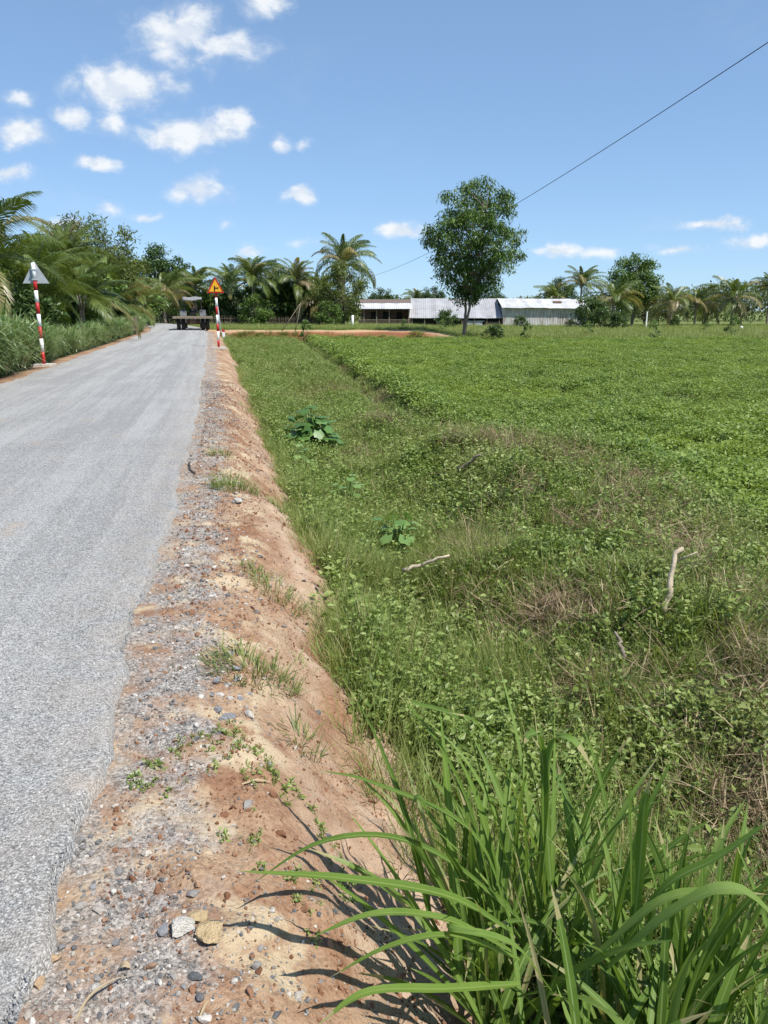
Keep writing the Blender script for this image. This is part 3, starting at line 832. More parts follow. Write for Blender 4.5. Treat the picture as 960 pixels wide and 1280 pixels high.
def palm(name, th, L, nf=22, nl=46, trunk_r=.16, old=.2, lo=-.5, hi=1.45, lean=(0, 0), lw=.045, upright=0.0, droop=1.0, wind=(0.25, -.1)):
    root = empty(name)
    tb = MB(); cb = MB()
    k = 9; s = np.linspace(0, 1, k)
    tp = np.stack([lean[0] * s ** 1.5, lean[1] * s ** 1.5, -.15 + (th + .15) * s], 1)
    tb.tube(tp, trunk_r * np.interp(s, [0, .12, 1], [1.5, 1.0, .8]), 10)
    top = tp[-1]
    # leaf bases hugging the top of the stem
    for i in range(10):
        a = i * 2.4
        dr = np.array([math.cos(a), math.sin(a), 0])
        tb.tube([top + dr * trunk_r * .5 - [0, 0, .3], top + dr * trunk_r * 1.2 + [0, 0, .1], top + dr * trunk_r * 2.0 + [0, 0, .45]], [.07, .055, .03], 5)
    for i in range(nf):
        f = (i + .5) / nf                                   # 0 = oldest, 1 = youngest
        az = i * 2.39996 + R.normal(0, .2)
        el = lo + (hi - lo) * f ** (.75 - upright * .3) + R.normal(0, .08)
        Lf = L * R.uniform(.82, 1.08) * (.75 + .3 * math.sin(math.pi * min(1, .25 + f * .75)))
        bend = (1.0 + .7 * (1 - f)) * droop * R.uniform(.75, 1.2)
        K = 15; ss = np.linspace(0, 1, K)
        e = el - bend * ss ** 1.5
        st = Lf / (K - 1)
        H = np.array([math.cos(az), math.sin(az), 0]); H[:2] += np.array(wind) * .5; H /= np.linalg.norm(H)
        hx = np.concatenate([[0], np.cumsum(np.cos(e[:-1]) * st)]); hz = np.concatenate([[0], np.cumsum(np.sin(e[:-1]) * st)])
        C = top + [0, 0, .15] + hx[:, None] * H + hz[:, None] * np.array([0, 0, 1.0])
        C = C + (ss ** 2)[:, None] * np.array([wind[0], wind[1], 0]) * Lf * .3
        dry = R.uniform(0, 1) < old * (1.3 - f)
        tn = .95 if dry else R.uniform(.25, .6)
        cb.tube(C, np.linspace(.035, .008, K) * (L / 3.5) * 1.1, 4, tone=.8 if not dry else .95, cap=False)
        T = np.gradient(C, axis=0); T /= np.linalg.norm(T, axis=1)[:, None]
        S = np.cross(T, np.array([0, 0, 1.0]) + .001); S /= np.linalg.norm(S, axis=1)[:, None]
        U = np.cross(S, T)
        roll = R.normal(0, .35)
        S2 = S * math.cos(roll) + U * math.sin(roll); U2 = np.cross(S2, T)
        q = np.linspace(.14, 1.0, nl)
        Pc = np.stack([np.interp(q, ss, C[:, j]) for j in range(3)], 1)
        Tq = np.stack([np.interp(q, ss, T[:, j]) for j in range(3)], 1)
        Sq = np.stack([np.interp(q, ss, S2[:, j]) for j in range(3)], 1)
        Uq = np.stack([np.interp(q, ss, U2[:, j]) for j in range(3)], 1)
        ll = Lf * .26 * np.interp(q, [.14, .3, .6, .9, 1], [.6, 1, .95, .55, .3])
        for sd in (-1, 1):
            fw = np.interp(q, [0, 1], [.45, 1.5])[:, None]
            D0 = Sq * sd + Tq * fw + Uq * .25 + R.normal(0, .10, (nl, 3)); D0 /= np.linalg.norm(D0, axis=1)[:, None]
            m = Pc + D0 * (ll * .5)[:, None]
            D1 = D0 + np.array([0, 0, -1.0]) * (.75 + .5 * R.uniform(0, 1, nl)[:, None]) * droop + np.array([wind[0], wind[1], 0]) * .4
            D1 /= np.linalg.norm(D1, axis=1)[:, None]
            tip = m + D1 * (ll * .55)[:, None]
            w = lw * (L / 3.5) * R.uniform(.8, 1.2, nl)[:, None]
            A = np.cross(D0, Uq); A /= np.linalg.norm(A, axis=1)[:, None]
            V = np.stack([Pc - A * w * .35, Pc + A * w * .35, m + A * w * .6, m - A * w * .6, tip], 1).reshape(-1, 3)
            ii = np.arange(nl) * 5
            tt = np.clip(tn + R.normal(0, .1, nl), 0, 1)
            b0 = cb.n
            cb.add(V, np.stack([ii, ii + 1, ii + 2, ii + 3], 1), 0, tt)
            cb.f.append((np.stack([ii + 3, ii + 2, ii + 4], 1) + b0, 0, tt))
    tb.build('trunk', M['palm_bark'], root, True)
    cb.build('crown', M['palm'], root)
    return root

def put(o, u, Y, label=None, rz=0, s=1.0, vb=405, sz=None):
    p = at(u, vb, Y)
    o.location = (p[0], Y, float(gz(p[0], Y, False)) - .02)
    o.rotation_euler = (0, 0, rz); o.scale = (s, s, sz if sz else s)
    if label: o['label'] = label
    return o

def trees():
    G_TREE, G_PALM = 'trees around the field', 'coconut palms'
    # the lone tree in the field
    t = broadleaf('lone_tree', 11.5, 7.7, 8.8, 'acacia', 190, 112, .34, .76, .12, stems=2, shift=.6, droop=.8, lw=.27, taper=.45, fork=3.2, tone=(.1, 1))
    put(t, 579, 63.5, vb=429); tag(t, 'tall slender lone tree standing at the edge of the crop field', 'tree', G_TREE)
    # near palms of the left verge
    spec = [  # u, Y, trunk h, frond len, label
        (-30, 25, 3.4, 3.2, 26, .15, 'coconut palm cut by the left edge, nearest to the sign seen from behind'),
        (46, 32, 2.3, 2.9, 24, .2, 'low coconut palm with yellowed drooping fronds just behind the grey backed sign'),
        (104, 41, 2.3, 3.3, 24, .18, 'bushy young coconut palm with one long frond reaching right towards the road'),
        (92, 50, 5.0, 3.3, 22, .1, 'upright coconut palm rising above the low palms behind the grey backed sign'),
        (140, 58, 2.0, 3.3, 22, .3, 'half dry coconut palm by the white post on the left roadside'),
        (170, 74, 2.6, 3.6, 24, .2, 'coconut palm filling the gap between the roadside palms and the road bend'),
        (128, 66, 4.2, 3.6, 24, .12, 'taller green coconut palm behind the half dry one on the left roadside'),
        (60, 44, 3.6, 3.3, 24, .12, 'green coconut palm standing between the low sign side palm and the upright one'),
        (14, 36, 3.0, 3.2, 24, .15, 'dark coconut palm behind the tall grass at the left edge'),
    ]
    for u, Y, th, L, nf, old, lab in spec:
        o = palm('coconut_palm', th, L, nf, 74, .15, old, lo=-.3, droop=.85, lw=.034)
        put(o, u, Y, rz=R.uniform(0, 6)); tag(o, lab, 'palm', G_PALM)
    # palms beyond the junction and the farm: a few kinds, copied
    A = palm('coconut_palm', 4.6, 4.0, 26, 44, .16, .15, upright=.6, lw=.046, droop=1.12)
    B = palm('coconut_palm', 5.8, 4.2, 28, 44, .16, .2, upright=.35, lw=.046, droop=1.15)
    Cc = palm('coconut_palm', 3.0, 3.9, 22, 44, .16, .35, lo=-.7, lw=.046, droop=1.1)
    far = [
        (A, 318, 96, 1.12, 0.3, 'coconut palm standing just right of the yellow warning sign, beyond the side road'),
        (A, 372, 98, 1.1, 2.1, 'coconut palm with one dead hanging frond over the leaning stakes'),
        (B, 430, 103, 1.3, 1.0, 'tallest coconut palm, above the olive bamboo left of the farmhouse'),
        (A, 247, 104, 1.02, 4.0, 'coconut palm right behind the tractor canopy'),
        (Cc, 207, 98, 1.15, .8, 'coconut palm left of the tractor, in front of the dark tree at the bend'),
        (Cc, 184, 92, .9, 2.8, 'small half dry coconut palm at the road bend'),
        (B, 724, 132, 1.08, .4, 'coconut palm rising behind the rusty corrugated shed'),
        (A, 690, 138, .95, 2.6, 'shorter coconut palm left of the pair behind the rusty corrugated shed'),
        (Cc, 765, 116, 1.25, 1.9, 'coconut palm with brown fronds against the right end of the rusty shed'),
        (Cc, 868, 124, 1.05, .2, 'nearly bare grey coconut palm in the scrub right of the round tree'),
        (Cc, 914, 122, 1.3, 3.3, 'full coconut palm behind the staked sapling near the right edge'),
        (B, 958, 126, .95, 5.0, 'coconut palm cut by the right edge of the picture'),
        (A, 290, 108, 1.12, 3.4, 'coconut palm behind the leafy bush right of the warning sign'),
        (A, 345, 112, 1.1, 5.2, 'coconut palm set back between the two palms beyond the side road'),
        (B, 226, 116, .95, 2.2, 'coconut palm beside the tallest dark tree, behind the tractor'),
        (Cc, 400, 100, 1.15, 4.4, 'low coconut palm squeezed against the left side of the olive bamboo'),
        (Cc, 838, 118, 1.1, 2.4, 'low green coconut palm beside the pale post in the scrub'),
        (A, 520, 175, .95, 1.5, 'far slim palm seen between the farmhouse and the lone tree'),
    ]
    used = set()
    for src, u, Y, s, rz, lab in far:
        o = src if id(src) not in used else copy_tree(src)
        used.add(id(src))
        put(o, u, Y, rz=rz, s=s); tag(o, lab, 'palm', G_PALM)
    # broadleaf trees
    bam = broadleaf('bamboo_clump', 7.4, 7.0, 7.0, 'olive', 100, 80, .42, .85, .09, stems=7, droop=.5, lw=.25, taper=.55)
    put(bam, 429, 94); tag(bam, 'olive green bamboo clump left of the farmhouse veranda', 'bamboo', G_TREE)
    feath = broadleaf('feathery_tree', 8.4, 8.5, 6.5, 'olive', 170, 90, .36, .85, .15, stems=2, droop=.2, lw=.25, tone=(.1, .8))
    put(feath, 112, 60); tag(feath, 'light feathery tree topping the palms on the left roadside', 'tree', G_TREE)
    rt = broadleaf('round_tree', 10.4, 7.8, 8.2, 'acacia', 120, 90, .45, 1.0, .17, stems=3, droop=.4, lw=.4, tone=(.35, 1))
    put(rt, 789, 122); tag(rt, 'round bright green tree right of the rusty shed', 'tree', G_TREE)
    dk = broadleaf('dark_tree', 9.8, 7.5, 8.4, 'dark', 120, 85, .45, 1.0, .2, droop=.3, lw=.4)
    db = broadleaf('leafy_bush', 5.4, 5.6, 5.2, 'dark', 55, 80, .42, .8, .1, stems=3, droop=.3, lw=.45)
    gb = broadleaf('dusty_tree', 6.4, 6.4, 6.0, 'grey_leaf', 55, 75, .38, .9, .1, stems=3, droop=.2, lw=.35)
    lb = broadleaf('leafy_bush', 4.6, 5.4, 4.4, 'acacia', 50, 80, .38, .75, .1, stems=3, droop=.3, lw=.45, tone=(.3, 1))
    seen = set()
    far = [
        (dk, 209, 118, 1.16, 0, 'tallest dark tree at the bend of the road, behind the palms', 'tree'),
        (dk, 176, 122, .72, 2, 'dark tree left of the tallest tree at the road bend', 'tree'),
        (dk, 478, 142, .62, 1, 'dark round tree behind the left end of the farmhouse', 'tree'),
        (db, 292, 101, 1.05, 0, 'leafy bush tree between the warning sign and the first palm', 'bush'),
        (db, 345, 100, 1.2, 2, 'dark bush tree between the two palms beyond the side road', 'bush'),
        (db, 394, 102, 1.15, 4, 'dark bush tree left of the olive bamboo clump', 'bush'),
        (db, 268, 108, 1.0, 5, 'dark bush tree behind the yellow warning sign', 'bush'),
        (db, 232, 112, 1.1, 1, 'dark bush tree behind the tractor', 'bush'),
        (lb, 322, 94, .8, 3, 'low bright green bush in front of the dark bush trees', 'bush'),
        (lb, 411, 91, .6, 1, 'small bright bush at the foot of the olive bamboo', 'bush'),
        (lb, 70, 54, 1.35, 2, 'bright leafy tree behind the palms of the left roadside', 'tree'),
        (lb, 158, 84, 1.5, 4, 'bright leafy tree at the inside of the road bend, before the tallest dark tree', 'tree'),
        (lb, 362, 103, 1.15, 5, 'bright leafy bush tree behind the leaning stakes', 'bush'),
        (lb, 250, 106, 1.1, 1, 'bright leafy bush tree between the tractor and the warning sign', 'bush'),
        (gb, 835, 135, 1.0, 0, 'dusty grey green tree just right of the round bright tree', 'tree'),
        (gb, 880, 138, 1.12, 2, 'dusty grey green tree behind the bare palm', 'tree'),
        (gb, 925, 140, 1.02, 4, 'dusty grey green tree behind the palm near the right edge', 'tree'),
        (gb, 975, 136, 1.1, 1, 'dusty grey green tree cut by the right edge', 'tree'),
        (gb, 805, 132, .75, 3, 'low dusty tree under the round bright tree', 'tree'),
        (dk, 615, 150, .62, 3, 'dark tree showing above the grey roof behind the lone tree', 'tree'),
        (dk, 540, 165, .72, 4, 'far dark tree above the grey roof left of the lone tree', 'tree'),
        (dk, 700, 165, .9, 5, 'dark tree top behind the palms of the rusty shed', 'tree'),
        (db, 60, 42, .62, 3, 'dark bush under the palms behind the grey backed sign', 'bush'),
        (db, 105, 50, .6, 1, 'dark bush in the shade of the left roadside palms', 'bush'),
        (db, 15, 30, .55, 2, 'dark bush behind the tall grass at the left edge', 'bush'),
        (db, 150, 62, .66, 4, 'dark bush behind the plank gate on the left roadside', 'bush'),
        (db, 178, 84, .6, 0, 'dark bush at the inside of the road bend', 'bush'),
    ]
    for src, u, Y, s, rz, lab, cat in far:
        o = src if id(src) not in seen else copy_tree(src)
        seen.add(id(src))
        put(o, u, Y, rz=rz, s=s); tag(o, lab, cat, G_TREE)
    # round shrubs before the farm
    sh = broadleaf('round_shrub', 2.6, 3.4, 2.5, 'dark', 34, 70, .26, .5, .06, stems=3, droop=.1, lw=.55, tone=(.3, 1))
    used = False
    for u, Y, s, lab in [(558, 112, .92, 'rounded green shrub in front of the grey roofed shed'), (650, 116, .6, 'small dark round shrub before the rusty wall'),
                         (752, 108, 1.0, 'dark shrub at the right corner of the rusty shed'), (738, 112, 1.5, 'bright tall shrub covering the right corner of the rusty shed'),
                         (772, 106, .8, 'low dark shrub right of the rusty shed'), (712, 118, .42, 'tiny yellow green shrub at the foot of the rusty wall'), (842, 118, .5, 'small bright shrub in the scrub on the right'),
                         (617, 62.5, .5, 'leafy bush beside the lone tree at the crop edge')]:
        o = copy_tree(sh) if used else sh
        used = True
        put(o, u, Y, rz=u, s=s); tag(o, lab, 'shrub', 'shrubs before the farm')
    # saplings
    sp = broadleaf('sapling', 1.75, .95, 1.45, 'acacia', 16, 34, .16, .22, .025, droop=.6, lw=.4, tone=(.3, 1))
    used = False
    for u, vb, Y, s, lab in [(657, 427, 61.5, .95, 'thin sapling right of the lone tree'), (735, 420, 70, .9, 'leaning sapling in the rough strip before the rusty shed'),
                             (817, 428, 62, 1.0, 'tallest sapling in the rough strip right of the rusty shed'), (882, 412, 84, .7, 'far small sapling below the bare palm'),
                             (914, 420, 68, 1.2, 'dark staked sapling near the right edge'), (553, 416, 76, .75, 'small sapling left of the lone tree'),
                             (505, 413, 78, .55, 'tiny sapling below the farmhouse veranda'), (381, 417, 60.5, 1.15, 'sapling with stakes on the red bank of the side road')]:
        o = copy_tree(sp) if used else sp
        used = True
        put(o, u, Y, rz=u, s=s, vb=vb); tag(o, lab, 'sapling', 'saplings in the rough strip')
    # far wood
    mb = MB()
    n = 52000
    x = R.uniform(-150, 190, n); y = R.uniform(168, 200, n)
    hgt = np.interp(x, [-150, -40, 10, 40, 60, 110, 190], [7, 5.5, 4.4, 4.2, 6.4, 8, 8]) * (.55 + .9 * fbm(x * .12, y * .05, 201))
    z = -.6 + hgt * R.uniform(0, 1, n) ** .7
    P = np.stack([x, y, z], 1); D = R.normal(0, 1, (n, 3)); D[:, 2] -= .3
    L = R.uniform(.5, 1.1, n)
    mb.leaves(P, D, R.normal(0, .5, (n, 3)) + [0, -.3, 1], L, L * .5, R.uniform(0, 1, n), .1)
    o = mb.build('far_treeline', M['grey_leaf']); tag(o, 'low hazy line of far trees along the horizon', 'treeline', kind='stuff')
trees()

# ------------------------------------------------------------------ farm buildings
def slab(mb, pts, th, mi=0):
    """sheet with thickness from four corners, corrugated by wave along first edge"""
    p = [np.array(q, float) for q in pts]
    n = np.cross(p[1] - p[0], p[3] - p[0]); n /= np.linalg.norm(n)
    lo = [q - n * th for q in p]
    mb.add(p + lo, [[0, 1, 2, 3], [7, 6, 5, 4], [0, 4, 5, 1], [1, 5, 6, 2], [2, 6, 7, 3], [3, 7, 4, 0]], mi)

def wavy(mb, a, b, c, d, period=.25, amp=.03, th=.01, sag=0.0):
    """corrugated sheet: a->b along the waves' row, d->c the other edge"""
    a, b, c, d = [np.array(q, float) for q in (a, b, c, d)]
    n = int(np.linalg.norm(b - a) / (period / 4)); s = np.linspace(0, 1, n)
    nm = np.cross(b - a, d - a); nm /= np.linalg.norm(nm)
    off = amp * np.sin(s * np.linalg.norm(b - a) / period * 2 * np.pi)
    jag = R.normal(0, .015, n // 16 + 2).repeat(16)[:n]
    dr = (d - a) / np.linalg.norm(d - a)
    t = np.linspace(0, 1, 5)
    rows = []
    for q in t:
        e = a + (b - a) * s[:, None]; f = d + (c - d) * s[:, None]
        P = e + (f - e) * q + nm * off[:, None] + nm * (fbm(s * 9, s * 0 + q * 2, 77)[:, None] - .5) * sag
        if q in (0, 1): P = P + dr * jag[:, None] * (1 if q else -1)
        rows.append(P)
    V = np.stack(rows, 0)
    V2 = np.concatenate([V, V - nm * th], 0).reshape(-1, 3)
    k = len(t); idx = np.arange(2 * k * n).reshape(2 * k, n)
    A = idx[:k]; Bq = idx[k:]
    fs = [np.stack([A[:-1, :-1], A[:-1, 1:], A[1:, 1:], A[1:, :-1]], -1).reshape(-1, 4), np.stack([Bq[:-1, 1:], Bq[:-1, :-1], Bq[1:, :-1], Bq[1:, 1:]], -1).reshape(-1, 4),
          np.stack([A[0, :-1], Bq[0, :-1], Bq[0, 1:], A[0, 1:]], -1), np.stack([A[-1, 1:], Bq[-1, 1:], Bq[-1, :-1], A[-1, :-1]], -1)]
    mb.add(V2, np.concatenate(fs))

def buildings():
    Y = 125.0
    k = Y / 960 * 1.0 / ray(480, 395)[1]
    X = lambda u: at(u, 395, Y)[0]
    Z = lambda v, Yq=Y: at(480, v, Yq)[2]
    g = -.85
    # --- farmhouse with veranda
    x0, x1 = X(447), X(513)
    root = empty('farmhouse', (x0, Y, g)); rel = lambda x, y, z: (x - x0, y - Y, z - g)
    tag(root, 'brown farmhouse with open veranda under a white tin awning', 'house', 'farm buildings')
    w = x1 - x0; ev = Z(386) - g; top = Z(378.5) - g
    mb = MB()
    mb.box((w / 2, 4.6, 1.45), (w, .2, 2.9)); mb.box((.1, 6.6, 1.45), (.2, 3.8, 2.9)); mb.box((w - .1, 6.6, 1.45), (.2, 3.8, 2.9)); mb.box((w / 2, 8.6, 1.45), (w, .2, 2.9))
    mb.box((w - .1, 3.3, 1.45), (.18, 2.4, 2.9))
    mb.build('wall', M['brick'], root)
    mb = MB(); mb.box((w / 2, 2.2, .12), (w + .4, 5, .26)); mb.build('floor_slab', M['concrete'], root)
    mb = MB(); wavy(mb, (-.5, -.5, ev), (w + .3, -.5, ev), (w + .3, 2.6, top), (-.5, 2.6, top), .3, .03); mb.build('awning', M['roof_white'], root)
    mb = MB(); slab(mb, [(-.3, 2.5, top + .02), (w + .2, 2.5, top + .02), (w + .2, 6.4, top + .62), (-.3, 6.4, top + .62)], .12); slab(mb, [(-.3, 6.4, top + .62), (w + .2, 6.4, top + .62), (w + .2, 9.6, top - .1), (-.3, 9.6, top - .1)], .12)
    mb.build('roof', M['tile'], root)
    for q in (.12, .36, .60, .97):
        mb = MB(); mb.box((w * q, .1, ev / 2), (.16, .16, ev)); mb.build('veranda_post', M['wood'], root)
    for q, ww, hh, zz in ((.30, 1.0, 2.0, 1.25), (.55, 1.3, 1.2, 1.65), (.80, 1.0, 2.0, 1.25)):
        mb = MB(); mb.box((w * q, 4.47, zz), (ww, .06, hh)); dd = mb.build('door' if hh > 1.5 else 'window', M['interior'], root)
        fb = MB(); fb.box((w * q - ww / 2 - .05, 4.45, zz), (.1, .1, hh)); fb.box((w * q + ww / 2 + .05, 4.45, zz), (.1, .1, hh)); fb.box((w * q, 4.45, zz + hh / 2 + .05), (ww + .2, .1, .1))
        fb.build('frame', M['wood'], dd)
    mb = MB()
    for q in np.linspace(0, w, 44): mb.box((q, -.2, .62), (.05, .05, .8))
    mb.box((w / 2, -.2, 1.0), (w, .06, .07)); mb.box((w / 2, -.2, .35), (w, .06, .07))
    mb.build('railing', M['wood'], root)
    # --- long shed with grey roof
    x0, x1 = X(513), X(627)
    root = empty('grey_roofed_shed', (x0, Y, g)); w = x1 - x0
    tag(root, 'long low shed with a big sloping grey tin roof, in the middle of the farm', 'shed', 'farm buildings')
    ev = Z(397.5) - g; top = Z(373, Y + 5.5) - g
    mb = MB(); wavy(mb, (-.2, 0, ev), (w + .1, 0, ev), (w - .1, 5.5, top), (.2, 5.5, top), .32, .018, sag=.12); wavy(mb, (.2, 5.55, top), (w - .1, 5.55, top), (w, 10, ev + .6), (0, 10, ev + .6), .32, .03)
    mb.build('roof', M['roof_grey'], root)
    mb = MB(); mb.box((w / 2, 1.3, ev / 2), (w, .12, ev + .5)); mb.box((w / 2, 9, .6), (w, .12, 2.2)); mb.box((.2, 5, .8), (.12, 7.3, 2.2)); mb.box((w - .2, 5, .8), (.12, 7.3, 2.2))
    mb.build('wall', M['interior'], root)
    for q in np.linspace(.3, w - .3, 8):
        mb = MB(); mb.box((q, .25, ev / 2 + .02), (.12, .12, ev)); mb.build('post', M['wood'], root)
    mb = MB(); mb.box((w * .70, .35, .42), (3.4, .05, .84)); mb.build('sheet_panel', M['roof_grey'], root)
    mb = MB(); mb.box((w * .90, .35, .35), (3.0, .05, .7)); mb.build('slat_panel', M['fencewood'], root)
    # --- corrugated shed
    x0, x1 = X(627.5), X(734)
    root = empty('corrugated_shed', (x0, Y, g)); w = x1 - x0
    tag(root, 'rusty corrugated tin shed with a white roof on the right of the farm', 'shed', 'farm buildings')
    ev = Z(384.5) - g; top = Z(373, Y + 4) - g
    mb = MB(); wavy(mb, (-.1, -.6, ev), (w + .3, -.6, ev - .1), (w + .1, 4, top - .1), (-.3, 4, top), .3, .03, sag=.16); wavy(mb, (-.3, 4.05, top), (w + .1, 4.05, top - .1), (w + .1, 9, ev), (-.3, 9, ev), .3, .03)
    mb.build('roof', M['roof_white'], root)
    mb = MB(); wavy(mb, (.2, 0, -.1), (w - .2, 0, -.1), (w - .2, 0, ev + .05), (.2, 0, ev + .05), .26, .03)
    wavy(mb, (w - .2, 8.6, -.1), (.2, 8.6, -.1), (.2, 8.6, ev + .05), (w - .2, 8.6, ev + .05), .26, .03)
    wavy(mb, (.2, 8.6, -.1), (.2, 0, -.1), (.2, 0, ev + .3), (.2, 8.6, ev + .3), .26, .03); wavy(mb, (w - .2, 0, -.1), (w - .2, 8.6, -.1), (w - .2, 8.6, ev + .3), (w - .2, 0, ev + .3), .26, .03)
    mb.build('wall', M['wall_rusty'], root)
    mb = MB(); q = (top - ev) / 4.6; slab(mb, [(w * .62, 1.6, ev + q * 2.2 + .09), (w * .62 + 1.4, 1.6, ev + q * 2.2 + .08), (w * .62 + 1.4, 2.4, ev + q * 3.0 + .08), (w * .62, 2.4, ev + q * 3.0 + .09)], .03)
    mb.build('rust_patch', M['rust'], root)
    # --- stick fences
    def fence(ua, ub, Ya, Yb, h, label, n):
        a = at(ua, 404, Ya); b = at(ub, 404, Yb)
        m = MB(); s = np.linspace(0, 1, n)
        for q in s:
            x = a[0] + (b[0] - a[0]) * q + R.normal(0, .04); y = Ya + (Yb - Ya) * q + R.normal(0, .04)
            zz = float(gz(x, y, False)); hh = h * R.uniform(.75, 1.12)
            m.tube([(x, y, zz - .1), (x + R.normal(0, .07), y + R.normal(0, .05), zz + hh)], [.035 * R.uniform(.6, 1.3), .02], 5)
        f = empty('stick_fence', (0, 0, 0)); tag(f, label, 'fence', 'stick fences')
        m.build('stakes', M['fencewood'], f)
        for e in (.35, .75):
            m = MB(); m.tube([(a[0], Ya - .06, float(gz(a[0], Ya, False)) + h * e), ((a[0] + b[0]) / 2, (Ya + Yb) / 2 - .06, float(gz((a[0] + b[0]) / 2, (Ya + Yb) / 2, False)) + h * e), (b[0], Yb - .06, float(gz(b[0], Yb, False)) + h * e)], .03, 5); m.build('rail', M['fencewood'], f)
    fence(262, 400, 93, 95, 1.15, 'brown stick fence under the palms beyond the side road', 190)
    fence(170, 228, 104, 99, 1.2, 'brown stick fence at the road bend behind the tractor', 110)
buildings()

# ------------------------------------------------------------------ roadside furniture
def sign_post(u, v, label, facing_camera, h=3.0, name='road_sign', rz=0, scale=1.0):
    p = on_plane(u, v, 0)
    z = float(gz(p[0], p[1], False))
    root = empty(name, (p[0], p[1], z), rz)
    tag(root, label, 'road sign', 'striped road sign posts')
    r = .045
    mb = MB(); mb.box((0, 0, .02), (.55, .5, .09)); mb.build('base', M['concrete'], root)
    bands = [(.05, .42, 1), (.42, .80, 0), (.80, 1.14, 1), (1.14, 1.50, 0), (1.50, 1.82, 1), (1.82, 2.16, 0), (2.16, 2.46, 1), (2.46, h - .07, 0)]
    if facing_camera: bands = [(.05, .36, 1), (.36, .74, 0), (.74, 1.06, 1), (1.06, 1.44, 0), (1.44, 1.78, 1), (1.78, 2.16, 0), (2.16, h - .08, 1)]
    mb = MB()
    for a, b, c in bands: mb.tube([(0, 0, a), (0, 0, (a + b) / 2), (0, 0, b)], r * 1.15, 16, c)
    mb.build('pole', [M['white'], M['red']], root, True)
    sy = -.065 if facing_camera else .065
    wd = .37; z0, z1 = (h - .64, h + .03)
    if not facing_camera: z0, z1 = h - .64, h - .02; wd = .385
    def tri(m, hw, a, b, y, th, mi=0):
        V = [(-hw, y - th / 2, a), (hw, y - th / 2, a), (0, y - th / 2, b), (-hw, y + th / 2, a), (hw, y + th / 2, a), (0, y + th / 2, b)]
        m.add(V, [[0, 1, 2], [5, 4, 3]], mi); m.add(V, [[0, 3, 4, 1], [1, 4, 5, 2], [2, 5, 3, 0]], mi)
    mb = MB(); tri(mb, wd, z0, z1, sy, .012)
    plate = mb.build('sign_plate', M['red'] if facing_camera else M['signgrey'], root)
    if facing_camera:
        hh = z1 - z0
        mb = MB(); tri(mb, wd - .095, z0 + .055, z1 - .115, sy - .010, .006); mb.build('yellow_face', M['signyellow'], plate)
        mb = MB(); mb.box((-.035, sy - .018, z0 + .185), (.05, .006, .23)); mb.box((.065, sy - .018, z0 + .205), (.15, .006, .05)); mb.build('junction_symbol', M['black'], plate)
    for zz in (z0 + .1, z0 + .38):
        mb = MB(); mb.box((0, 0, zz), (.12, .12, .03)); mb.build('bracket', M['signgrey'], root)
    root.scale = (scale,) * 3
    return root

